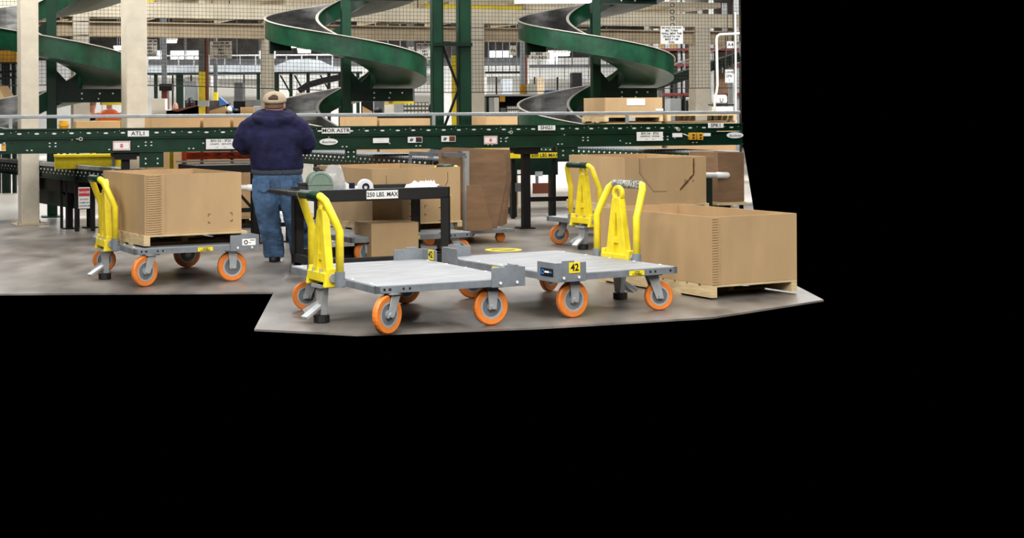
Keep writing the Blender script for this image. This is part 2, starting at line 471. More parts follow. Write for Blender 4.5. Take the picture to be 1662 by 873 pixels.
t = tA
while t < tB: b.box(t, t+.03, .02, .73, 1.10, 1.12); t += .6
b.build('cross_tie', M['dgreen'], cv)
def cl(px, dv=0): return T(px, dv)
def leg(px, wd, full=True):
    t = cl(px)
    q = MB(AF); q.box(t-wd/2, t+wd/2, .1, .1+wd, .015, 1.09); q.box(t-.1, t+.1, .05, .3, 0, .016); q.box(t-.17, t+.17, .02, .3, 1.04, 1.092)
    q.box(t-.13, t+.13, .02, .25, 1.0, 1.045)
    return q.build('support_leg', M['black'], cv)
leg(859, .1); leg(205, .1)
q = MB(AF); q.box(cl(859), cl(1010), .12, .17, .36, .42); q.build('leg_brace', M['black'], cv)
for a_, c_, z0 in ((226, 265, .9), (560, 578, .95), (905, 937, .93)):
    q = MB(AF); q.box(cl(a_), cl(c_), -.006, .02, z0, 1.1)
    for s_ in (.25, .75):
        for z in (z0+.05, z0+.11): q.disc((cl(a_)*(1-s_) + cl(c_)*s_, -.01, z), .011, 'y', .012, 8, 1)
    q.build('splice_plate', [M['green'], M['bolt']], cv)
def lab(px0, px1, py0, py1, y=-.036, **k):
    t0, t1 = T(px0, y), T(px1, y); z0, z1 = ZA(px0, py1, y), ZA(px0, py0, y)
    zc = (ZA((px0+px1)/2, (py0+py1)/2, y))
    return sticker(cv, AF, (t0+t1)/2, y, zc, t1-t0, z1-z0, **k), (t0+t1)/2, zc, t1-t0, z1-z0
for (a_, c_, y0, y1, s_, sz) in ((207, 241.5, 212, 221.5, 'ATL1', .068), (522, 568, 207.5, 216.5, 'MOR ASTR', .066), (873, 901, 203.5, 211.5, 'SHG1', .066), (1149, 1174, 199.5, 207.5, 'SPK1', .066)):
    lab(a_, c_, y0, y1, lines=(s_,), size=sz, bold=.0012, sx=1.15, name='name_plate', label='white name plate reading ' + s_)
for (a_, c_, y0, y1) in ((183, 211, 229, 244), (785, 807, 220.5, 234)):
    o, tc_, zc, wd, ht = lab(a_, c_, y0, y1, y=-.032, name='stop_sticker', label='white sticker with red hazard border and round stop mark')
    q = MB(AF)
    nx = 9
    for k in range(nx):
        for z in (zc+ht*.4, zc-ht*.4): q.box(tc_-wd*.47+k*wd*.104, tc_-wd*.47+k*wd*.104+wd*.05, -.0375, -.036, z-.007, z+.007)
    for k in range(5):
        for x in (tc_-wd*.46, tc_+wd*.46): q.box(x-.006, x+.006, -.0375, -.036, zc-ht*.35+k*ht*.17, zc-ht*.35+k*ht*.17+.008)
    q.disc((tc_, -.037, zc), ht*.2, 'y', .002, 16)
    q.build('red_marks', M['red'], o)
    lettering('STOP', AF, tc_, -.0395, zc, .018, M['white'], o, .0006)
for (a_, c_, y0, y1, L3) in ((334, 382, 225.5, 242, ('BIN 03 - IP20', 'ATLANTA     MOR ASTR', '--->          <---')), (1033, 1075.5, 214, 228.5, ('BIN 04 - IP20', 'SHREVEPORT   SPOKANE', '---->          <----'))):
    lab(a_, c_, y0, y1, y=-.032, lines=L3, size=(.045, .024, .022), bold=.0006, sx=1.05, name='bin_sign', label='white bin sign with lines of black print')
for (a_, c_) in ((518, 548), (1179, 1206)):
    t0, t1 = T(a_, -.03), min(T(c_, -.03), tB); yc = 230 if a_ < 600 else 219.5; zc = ZA((a_+c_)/2, yc, -.03)
    q = MB(AF); q.disc(((t0+t1)/2, -.032, zc), .042, 'y', .006, 28, 0, rx=(t1-t0)/2)
    o = q.build('oval_badge', M['white'], cv, label='white oval maker badge with script lettering')
    lettering('Buschman', AF, (t0+t1)/2, -.037, zc-.004, .045, M['ink'], o, .0004, shear=.35)
lab(605, 631, 224, 232, y=-.032, lines=('------------', '---------------'), size=.018, name='notice_label')
for (a_, c_, y0, y1, m2) in ((661.5, 685, 222, 231.5, 'ink'), (716, 739, 220.5, 230, 'torn'), (-8, 9, 233.5, 245, 'ygold')):
    o, tc_, zc, wd, ht = lab(a_, c_, y0, y1, y=-.032, name='caution_label', label='caution label, half pictogram and half dark panel')
    q = MB(AF); q.box(tc_+.01, tc_+wd*.47, -.038, -.036, zc-ht*.42, zc+ht*.3, 0); q.box(tc_+.01, tc_+wd*.47, -.038, -.036, zc+ht*.3, zc+ht*.45, 1)
    q.ring((tc_-wd*.25, -.037, zc), .008, .02, 'y', .002, 12, 2); q.bar((tc_-wd*.36, -.037, zc-.02), (tc_-wd*.1, -.037, zc+.012), .004, .01, 2)
    q.build('pictogram', [M[m2], M['redor'], M['ink']], o)
lab(1091, 1107, 216, 222.5, y=-.032, name='notice_label'); lab(1138, 1153, 216, 221, y=-.032, name='notice_label')
for a_ in (1117, 1128.5):
    t0, t1 = T(a_, -.03), T(a_+9.5, -.03); z0, z1 = ZA(a_, 227, -.03), ZA(a_, 215.5, -.03)
    q = MB(AF); q.box(t0, t1, -.09, -.01, z0, z1); o = q.build('push_button_box', M['ygold'], cv, bevel=.004, label='orange yellow push button box')
    q = MB(AF)
    for z in (z0*.3+z1*.7, z0*.72+z1*.28): q.disc(((t0+t1)/2, -.095, z), .013, 'y', .02, 12)
    q.build('button', M['ink'], o)
q = MB(AF); q.tube([(T(1108, -.03), -.04, ZA(1108, 217, 0)), (T(1112, -.03), -.06, ZA(1112, 219, 0)), (T(1117, -.03), -.05, ZA(1117, 221, 0))], .006, 6); q.build('cable', M['bolt'], cv)
for px, py in ((131, 225.5), (830, 214.5), (1102, 210)):
    q = MB(AF); q.ring((T(px, -.05), -.03, ZA(px, py, 0)), .014, .024, 'y', .02, 12); q.bar((T(px, 0)-.06, -.03, ZA(px, py, 0)), (T(px, 0)-.02, -.03, ZA(px, py, 0)), .012, .012); q.build('latch_pin', M['rim'], cv)

gr = thing('guard_rail', 'pale grey pipe guard rail on short posts along the back of the green conveyor', 'rail', AF @ TR(0, .81, 1.38))
q = MB(AF); q.box(tA-.1, T(1201, .82), .80, .845, 1.515, 1.56); q.build('rail', M['galv'], gr, bevel=.008)
for px in (17, 430.5, 704, 1018):
    q = MB(AF); q.box(T(px, .8)-.022, T(px, .8)+.022, .795, .815, 1.27, 1.52); q.build('post', M['galv'], gr)
# ------------------------------------------------------------------ spiral chutes
CHV = 4.62
def chute_parts(root, F):
    Ro, Ri, Hh, pitch, z180 = 1.29, .47, .29, 1.44, 3.03
    def zr(a): return z180 - pitch*(a - PI)/(2*PI)          # rim height, angle from +x, going front = 270 deg
    a0, a1, N = R(-40), R(608), 150
    A = [a0 + (a1-a0)*k/N for k in range(N+1)]
    def sweep(prof, mts, name, smooth=True, mi=None):
        q = MB(F); ids = []
        for a in A:
            ids.append([q.pt((r*math.cos(a), r*math.sin(a), zr(a) + z)) for r, z in prof])
        n = len(prof)
        for X_, Y_ in zip(ids, ids[1:]):
            for j in range(n): q.face((X_[j], X_[(j+1)%n], Y_[(j+1)%n], Y_[j]), mi[j] if mi else 0)
        q.face(ids[0]); q.face(ids[-1][::-1])
        return q.build(name, mts, root, smooth=False)
    sweep([(Ro, -Hh), (Ro+.004, 0), (Ro-.010, 0), (Ro-.014, -Hh)], [M['chgreen'], M['steel'], M['rim']], 'outer_wall', mi=[0, 2, 1, 0])
    sweep([(Ri+.014, -Hh), (Ri+.014, 0), (Ri, 0), (Ri, -Hh)], [M['steel'], M['rim'], M['chgreen']], 'inner_wall', mi=[0, 1, 2, 2])
    sweep([(Ri, -Hh-.012), (Ri, -Hh+.004), ((Ri+Ro)/2, -Hh-.02), (Ro, -Hh+.004), (Ro, -Hh-.012), ((Ri+Ro)/2, -Hh-.036)], [M['steel'], M['chgreen']], 'slide_floor', mi=[0, 0, 0, 1, 1, 1])
    sweep([(Ro-.012, -.004), (Ro+.028, -.004), (Ro+.028, .008), (Ro-.012, .008)], M['rim'], 'rim_edge')
    sweep([(Ri-.03, -.004), (Ri+.016, -.004), (Ri+.016, .008), (Ri-.03, .008)], M['rim'], 'rim_edge')
    q = MB(F); q.box(-.075, .075, -.06, .06, .02, 4.6); q.box(-.16, .16, -.16, .16, 0, .022); q.build('post', M['green'], root, bevel=.01)
    for z in (1.78, 1.80 + pitch + .16):
        q = MB(F); q.box(.06, 1.1, -.05, .05, z-.03, z+.17); q.box(.06, 1.1, -.09, .09, z-.035, z-.02)
        for x in (.45, .72, .92):
            q.disc((x, -.055, z+.1), .014, 'y', .02, 8, 1)
        for x in (.45, .7): q.disc((x, -.055, z+.02), .012, 'y', .02, 8, 1)
        o = q.build('support_arm', [M['dgreen'], M['bolt']], root)
        q = MB(F); q.prism([(.07, z+.46), (.24, z+.27), (.40, z+.42), (.40, z+.16), (.07, z+.16)], 'y', -.025, .025); q.build('gusset', M['dgreen'], o)
        if z > 2: continue
        q = MB(F); q.box(.74, 1.1, -.12, .12, z-.075, z-.036); q.build('pad', M['yellow'], o, label='yellow edge pad')
    q = MB(F); q.box(-1.22, -.9, -.04, .04, 2.55, 2.78); q.box(-1.24, -1.18, -.05, .05, 2.5, 3.0)
    q.build('end_bracket', M['dgreen'], root)
    q = MB(F); q.prism([(-.07, 2.98), (-.36, 2.78), (-.36, 2.6), (-.07, 2.6)], 'y', -.02, .02); q.build('end_bracket', M['dgreen'], root)
FR = lambda px: AF @ TR(T(px, CHV), CHV, 0)
ch = thing('spiral_chute', 'green spiral chute turning above the man, the middle one of three', 'chute', FR(562), 'spiral chutes behind the conveyor')
chute_parts(ch, FR(562))
dup(ch, FR(967), 'green spiral chute beside the hanging white notice, nearest the red racks')
dup(ch, FR(84), 'green spiral chute partly hidden by the two beige columns at the left')

tw = thing('ladder_tower', 'dark green two-post steel tower with crossed braces right of the middle chute', 'tower', AF @ TR(T(733, 1.25), 1.25, 0))
for a_, c_ in ((703.5, 720.5), (746, 765.5)):
    q = MB(AF); t0, t1 = T(a_, 1.2), T(c_, 1.2); q.box(t0, t1, 1.2, 1.23, .0, 4.0); q.box(t0, t0+.02, 1.2, 1.34, .0, 4.0); q.box(t1-.02, t1, 1.2, 1.34, .0, 4.0)
    q.build('post', M['green'], tw)
q = MB(AF); q.box(T(704, 1.2), T(766, 1.2), 1.16, 1.3, ZA(730, 75, 1.2), ZA(730, 69, 1.2)); q.build('crossbar', M['dgreen'], tw)
for p, q_ in (((719, 76), (750, 158)), ((750, 130), (721, 206))):
    q = MB(AF); q.bar((T(p[0], 1.28), 1.28, ZA(*p, 1.28)), (T(q_[0], 1.28), 1.28, ZA(*q_, 1.28)), .03, .03); q.build('brace', M['black'], tw)

# ------------------------------------------------------------------ spur conveyors and frames under the line
def spur(p, q_, ztop, label, wd=.6, hgt=.17, mat_=None, legs=(.75,), far=1, inner=False, fore=0, rail=None):
    p, q_ = Vector(p), Vector(q_); d = q_ - p; L = math.hypot(d.x, d.y); yaw = math.degrees(math.atan2(d.y, d.x))
    F = TR(p.x, p.y, 0) @ RZ(yaw)                     # x towards the viewer, +y side lies behind
    th = thing('gravity_conveyor', label, 'conveyor', F)
    for y in (0, wd):
        g = MB(F); g.box(-.2, L+fore, y-.012, y+.012, ztop-hgt, ztop-.035)
        g.box(-.2, L+fore, y-.03, y+.012, ztop-hgt, ztop-hgt+.012)
        if y == 0:
            t = 0
            while t < L+fore: g.disc((t, -.018, ztop-.075), .014, 'y', .014, 8, 1); g.disc((t+.09, -.016, ztop-.12), .008, 'y', .01, 6, 1); t += .155
        g.build('side_frame', [mat_ or M['dgreen'], M['bolt']], th)
    g = MB(F); t = 0
    while t < L+fore: g.tube([(t, 0, ztop-.03), (t, wd, ztop-.03)], .024, 8); t += .078
    g.build('roller_bed', M['mgrey'], th)
    if rail:
        g = MB(F); g.box(-.2, L+fore, -.03, .02, ztop-.03, ztop+.02); g.build('top_rail', rail, th)
    for f in legs:
        for y in (.02, wd-.1):
            g = MB(F); g.box(f*L-.04, f*L+.04, y, y+.08, .014, ztop-hgt); g.box(f*L-.09, f*L+.09, y-.05, y+.13, 0, .016); g.build('leg', M['black'], th)
    return th, F, L
pa, pb = P(-40, 256, .87), P(185, 275, .87)
s1, SF, SL = spur(pa, pb, .87, 'dark lower conveyor slanting in behind the left yellow handle cart', hgt=.2, legs=(.7,), rail=M['galv'], wd=.42)
g = MB(SF); g.box(SL*.35, SL*.78, .02, .5, .5, .68); g.build('drive_box', M['black'], s1)
g = MB(SF); g.prism([(SL*.42, .28), (SL*.75, .28), (SL*.62, .5), (SL*.48, .5)], 'y', .1, .3); g.build('foot_bracket', M['dgreen'], s1)
s2, F2, L2 = spur(P(470, 243, 1.0), P(700, 256.5, 1.0), 1.01, 'dark lower conveyor slanting in behind the middle cardboard box', hgt=.2, legs=(.2, .9))
s3, F3, L3 = spur(P(880, 236, 1.02), P(1138, 246.5, 1.02), 1.03, 'dark green lower conveyor slanting in behind the notched cardboard box', hgt=.2, legs=(.25, .95), mat_=M['green'])
# danger sign on the black leg
p = Q(136.5, 321, 19.2)
dF = TR(p.x, p.y, p.z) @ RZ(15)
ds = sticker.__globals__['MB'](dF); ds.box(-.072, .072, -.006, .0, -.135, .135)
dso = ds.build('danger_sign', M['white'], None); tag(dso, 'small white danger sign with red heading hung beside the black leg', 'sign')
g = MB(dF); g.box(-.068, .068, -.009, -.0062, .02, .12); o = g.build('header', M['red'], dso)
lettering('DANGER', dF, 0, -.011, .07, .036, M['white'], o, .0008)
for k, s_ in enumerate(('DO NOT', 'CLIMB ON', 'CONVEYOR')): lettering(s_, dF, 0, -.009, -.02 - k*.042, .027, M['ink'], dso, .0005)
# yellow guard under the line
def abox(name, px0, px1, py0, py1, dv, dep, m, label, cat, bevel=0, group=None):
    g = MB(AF); g.box(T(px0, dv), T(px1, dv), dv, dv+dep, ZA((px0+px1)/2, py1, dv), ZA((px0+px1)/2, py0, dv))
    return tag(g.build(name, m, bevel=bevel), label, cat, group)
gy = thing('yellow_guard', 'yellow sheet metal guard under the green conveyor at the left', 'guard', AF @ TR(T(150, 1.6), 1.6, .8))
g = MB(AF); g.box(T(88, 1.6), T(200, 1.6), 1.6, 1.64, .84, 1.02); g.box(T(88, 1.6), T(196, 1.6), 1.55, 1.8, 1.0, 1.03); g.build('panel', M['yellow'], gy)
g = MB(AF); g.box(T(182, 1.6), T(186, 1.6), 1.57, 1.6, .82, 1.0); g.build('hinge', M['mgrey'], gy)
for px in (124, 150): g = MB(AF); g.box(T(px, 1.65)-.03, T(px, 1.65)+.03, 1.65, 1.71, 0, .82); g.build('leg', M['black'], gy)
of = thing('steel_trestle', 'orange red steel trestle under the conveyor left of the man', 'frame', AF @ TR(T(340, 1.2), 1.2, 0))
g = MB(AF); g.box(T(284, 1.2), T(440, 1.2), 1.2, 1.28, 1.06, 1.1); g.build('top_beam', M['redor'], of)
g = MB(AF); g.box(T(300, 1.3), T(440, 1.3), 1.30, 1.33, .95, 1.05)
for k in range(6): g.box(T(310+k*20, 1.3), T(318+k*20, 1.3), 1.27, 1.3, .97, 1.04)
g.build('back_beam', M['redor'], of)
for px in (299, 430):
    g = MB(AF); g.box(T(px-3.5, 1.2), T(px+3.5, 1.2), 1.2, 1.27, .0, 1.06); g.build('post', M['redor'], of)
g = MB(AF); g.box(T(285, 1.2), T(420, 1.2), 1.18, 1.2, ZA(350, 263, 1.2), ZA(350, 260, 1.2)); g.build('tie_rod', M['galv'], of)
yp = thing('yellow_post', 'short yellow safety post under the conveyor beside the orange red trestle', 'post', AF @ TR(T(278, .9), .9, 0))
g = MB(AF); g.box(T(274.8, .9), T(281.2, .9), .9, .96, .01, 1.09); g.build('shaft', M['yellow'], yp)
g = MB(AF); g.box(T(278, .9)-.09, T(278, .9)+.09, .84, 1.02, 0, .012); g.build('foot', M['black'], yp)
# black stand between the left box and the man
bs = thing('work_stand', 'black steel stand half hidden between the left box and the man', 'stand', TR(*Q(372, 380, 17.3)) )
g = MB(TR(*P(415, 395, 0)) @ RZ(24))
g.box(-.75, .55, -.05, .7, .86, .95); g.build('top', M['black'], bs)
for x, y in ((-.7, 0), (0, 0), (.45, 0), (-.7, .6), (.45, .6)):
    g = MB(TR(*P(415, 395, 0)) @ RZ(24)); g.box(x-.045, x+.045, y-.04, y+.05, .01, .86); g.box(x-.08, x+.08, y-.07, y+.08, 0, .012); g.build('leg', M['black'], bs)
for z in (.19, .38):
    g = MB(TR(*P(415, 395, 0)) @ RZ(24)); g.box(-.7, .5, -.02, .02, z, z+.05); g.build('crossbar', M['black'], bs)
g = MB(TR(*P(415, 395, 0)) @ RZ(24)); g.bar((-.22, 0, .62), (0, 0, .38), .03, .03); g.build('brace', M['black'], bs)
def pipe(px0, px1, py, Y0, Y1, r, label):
    p, q_ = Q(px0, py, Y0), Q(px1, py, Y1)
    th = thing('white_pipe', label, 'pipe', TR(*p))
    g = MB(); g.tube([p, p.lerp(q_, .6)], r, 14); g.build('pipe', M['pipe'], th, smooth=False)
    g = MB(); g.tube([p.lerp(q_, .55), p.lerp(q_, .6), p.lerp(q_, .93), p.lerp(q_, .985), q_], [r*1.0, r*1.15, r*1.15, r*.9, r*.5], 14); g.build('end_sleeve', M['white'], th)
pipe(382, 416, 304.5, 18.1, 18.12, .035, 'white wrapped pipe end beside the left side of the man')
pipe(1136, 1183, 284.5, 18.75, 18.95, .036, 'white wrapped pipe sticking out behind the notched box at the right')
p = Q(1150, 284.5, 18.85)
q = MB(); q.box(p.x-.05, p.x+.04, 18.82, 18.9, 0, p.z-.03); q.box(p.x-.1, p.x+.1, 18.78, 18.94, 0, .012)
tag(q.build('pipe_bracket', M['dgreen']), 'dark green upright bracket holding the white pipe at the right', 'bracket')
# control cabinet and weight sign behind the black leg
cc = thing('control_cabinet', 'dark cabinet with labels and picture panels behind the black conveyor leg', 'cabinet', AF @ TR(T(865, 2.2), 2.2, 0))
g = MB(AF); g.box(T(828, 2.2), T(905, 2.2), 2.2, 2.6, .62, .98); g.box(T(832, 2.2), T(840, 2.2), 2.25, 2.35, 0, .62); g.box(T(895, 2.2), T(903, 2.2), 2.25, 2.35, 0, .62); g.build('body', M['dgreen'], cc)
sticker(cc, AF, T(845, 2.2), 2.2, ZA(845, 279, 2.2), .12, .06, name='label_plate'); sticker(cc, AF, T(874, 2.2), 2.2, ZA(874, 282, 2.2), .12, .07, mats=M['pgrey'], name='label_plate')
g = MB(AF); g.box(T(829, 2.19), T(853, 2.19), 2.18, 2.199, ZA(840, 311, 2.2), ZA(840, 297, 2.2)); g.build('panel', M['mgrey'], cc, label='grey panel')
g = MB(AF); g.box(T(864, 2.19), T(889, 2.19), 2.18, 2.199, ZA(876, 314, 2.2), ZA(876, 297, 2.2)); g.build('panel', M['brown'], cc, label='brown panel')
p0, p1 = T(826, 1.9), T(908, 1.9)
g = MB(AF); g.box(p0, p1, 1.9, 1.93, ZA(868, 256.5, 1.9), ZA(868, 248, 1.9)); ws = g.build('weight_sign', M['yellow']); tag(ws, 'yellow strip sign with black weight lettering under the conveyor', 'sign')
lettering('500 LBS MAX', AF, T(884, 1.9), 1.895, ZA(884, 252, 1.9), .075, M['ink'], ws, .001)
for xx in (p0+.05, p1-.1):
    g = MB(AF); g.box(xx, xx+.05, 1.93, 1.98, 0, 1.05); g.build('post', M['black'], ws)
# yellow beam ends and boxes seen under the line
yb_ = thing('yellow_bumper', 'yellow bumper block on a black post seen under the conveyor above the brown board stack', 'bumper', AF @ TR(T(782, 2.2), 2.35, 0))
g = MB(AF); z0_, z1_ = ZA(782, 243.5, 2.2), ZA(782, 235, 2.2); g.box(T(767, 2.2), T(798, 2.2), 2.2, 2.5, z0_, z1_); g.build('block', M['yellow'], yb_, bevel=.01)
g = MB(AF); g.box(T(780, 2.2), T(786, 2.2), 2.3, 2.36, 0, z0_); g.build('post', M['black'], yb_)

# ------------------------------------------------------------------ cardboard boxes
def open_box(F, Lx, Ly, z0, H, label, name='cardboard_box', m=None, th=.014, cut=None, flare=0, marks=None, score=None, seam=True, group=None, scallop=True):
    m = m or M['card']
    root = thing(name, label, 'box', F @ TR(0, 0, z0), group)
    def wall(poly, X): g = MB(F); g.prism(poly, 'y', 0, th, 0, X); return g
    z1 = z0 + H
    if cut:                                            # front wall with a folded-in drop flap
        c = cut
        g = MB(F)
        g.prism([(0, z0), (Lx, z0), (Lx, z1), (c[0][0], z1)] [:0] or [(0, z0), (Lx, z0), (Lx, c[3][1]), (c[3][0], c[3][1]), (c[2][0], c[2][1]), (0, c[2][1])], 'y', 0, th)
        g.prism([(0, c[2][1]), (c[2][0], c[2][1]), (c[1][0], c[1][1]), (c[0][0], c[0][1]), (0, z1)], 'y', 0, th)
        g.prism([(c[3][0], c[3][1]), (Lx, c[3][1]), (Lx, z1), (c[5][0], z1), (c[5][0], c[5][1]), (c[4][0], c[4][1])], 'y', 0, th)
        g.build('front_wall', m, root)
        X = TR(0, th+.004, 0)
        g = MB(F); g.prism([c[2], c[3], c[4], c[5], (c[5][0], z1-.002), c[0], c[1]], 'y', .022, .03); g.build('drop_flap', m, root)
        g = MB(F)
        pts = [c[3], c[4], c[5], (c[5][0], z1-.02)]
        for a_, b_ in zip(pts, pts[1:]):
            for k in range(7):
                s0, s1_ = k/7, (k+1)/7; r_ = random.uniform(.008, .02)
                g.bar((a_[0]+(b_[0]-a_[0])*s0, -.002, a_[1]+(b_[1]-a_[1])*s0), (a_[0]+(b_[0]-a_[0])*s1_, -.002, a_[1]+(b_[1]-a_[1])*s1_), .006, r_*1.6)
        g.build('torn_edge', M['torn'], root)
        g = MB(F)
        for a_, b_ in ((c[0], c[1]), (c[1], c[2]), (c[2], ((c[2][0]+c[3][0])/2, c[2][1]))): g.bar((a_[0], -.001, a_[1]), (b_[0], -.001, b_[1]), .003, .007)
        g.build('crease', M['cardb'], root)
    else:
        g = MB(F); g.box(0, Lx, 0, th, z0, z1); g.build('front_wall', m, root)
    g = MB(F); g.box(0, Lx, Ly-th, Ly, z0, z1); g.build('back_wall', M['cardin'], root)
    g = MB(F); g.box(0, th, th, Ly-th, z0, z1); g.build('side_wall', m, root)
    g = MB(F); g.box(Lx-th, Lx, th, Ly-th, z0, z1); g.build('side_wall', m, root)
    g = MB(F); g.box(th, Lx-th, th, Ly-th, z0, z0+.012); g.build('bottom', M['cardin'], root)
    if seam:                                           # glued corner lap with a scalloped crease
        g = MB(F); sx, wdt = seam if isinstance(seam, tuple) else (0, .085)
        n = 26
        for k in range(n):
            a_ = z0 + H*(k+.12)/n; b_ = z0 + H*(k+.88)/n
            if scallop: g.prism([(sx+.012, a_), (sx+wdt*.55, a_), (sx+wdt*.8, (a_+b_)/2), (sx+wdt*.55, b_), (sx+.012, b_)], 'y', -.008, .001)
        g.box(sx+wdt, sx+wdt+.004, -.0035, .001, z0+.01, z1-.005)
        g.build('corner_seam', m, root)
    for mk in marks or ():
        g = MB(F); x, z, sx_, sz_ = mk
        g.box(x, x+.022*sx_, -.002, .001, z, z+.007) if sx_ > 0 else g.box(x-.022, x, -.002, .001, z, z+.007)
        g.box(x-.003, x+.003, -.002, .001, min(z, z+.02*sz_), max(z, z+.02*sz_)); g.build('slot_mark', M['torn'], root)
    for ln in score or ():
        g = MB(F)
        for a_, b_ in zip(ln, ln[1:]): g.bar((a_[0], -.001, a_[1]), (b_[0], -.001, b_[1]), .003, .006)
        g.build('score_line', M['torn'], root)
    return root
def pallet(F, Lx, Ly, z0, label, H=.12, group=None, m=None):
    root = thing('wooden_pallet', label, 'pallet', F @ TR(0, 0, z0), group)
    m = m or M['wood']
    n = 7; wv = Lx/(n + (n-1)*.12)
    for k in range(n):                                 # top boards run along x across stringers along y
        pass
    nb = max(5, int(Ly/.16)); bw = Ly/nb*.86
    for k in range(nb):
        y = k*Ly/nb + (Ly/nb - bw)/2*(0 if k == 0 else 1)
        g = MB(F); g.box(0, Lx, y, y+bw, z0+H-.018, z0+H); g.build('deck_board', m, root)
    for x in (0, Lx/2-.03, Lx-.06):
        g = MB(F); g.box(x, x+.06, .0 if x != Lx/2-.03 else .3, Ly, z0+.018, z0+H-.018); g.build('stringer', m, root)
    for y in (Ly*.25, Ly/2-.06, Ly-.12):
        g = MB(F); g.box(0, Lx, y, y+.12, z0, z0+.018); g.build('bottom_board', m, root)
    return root

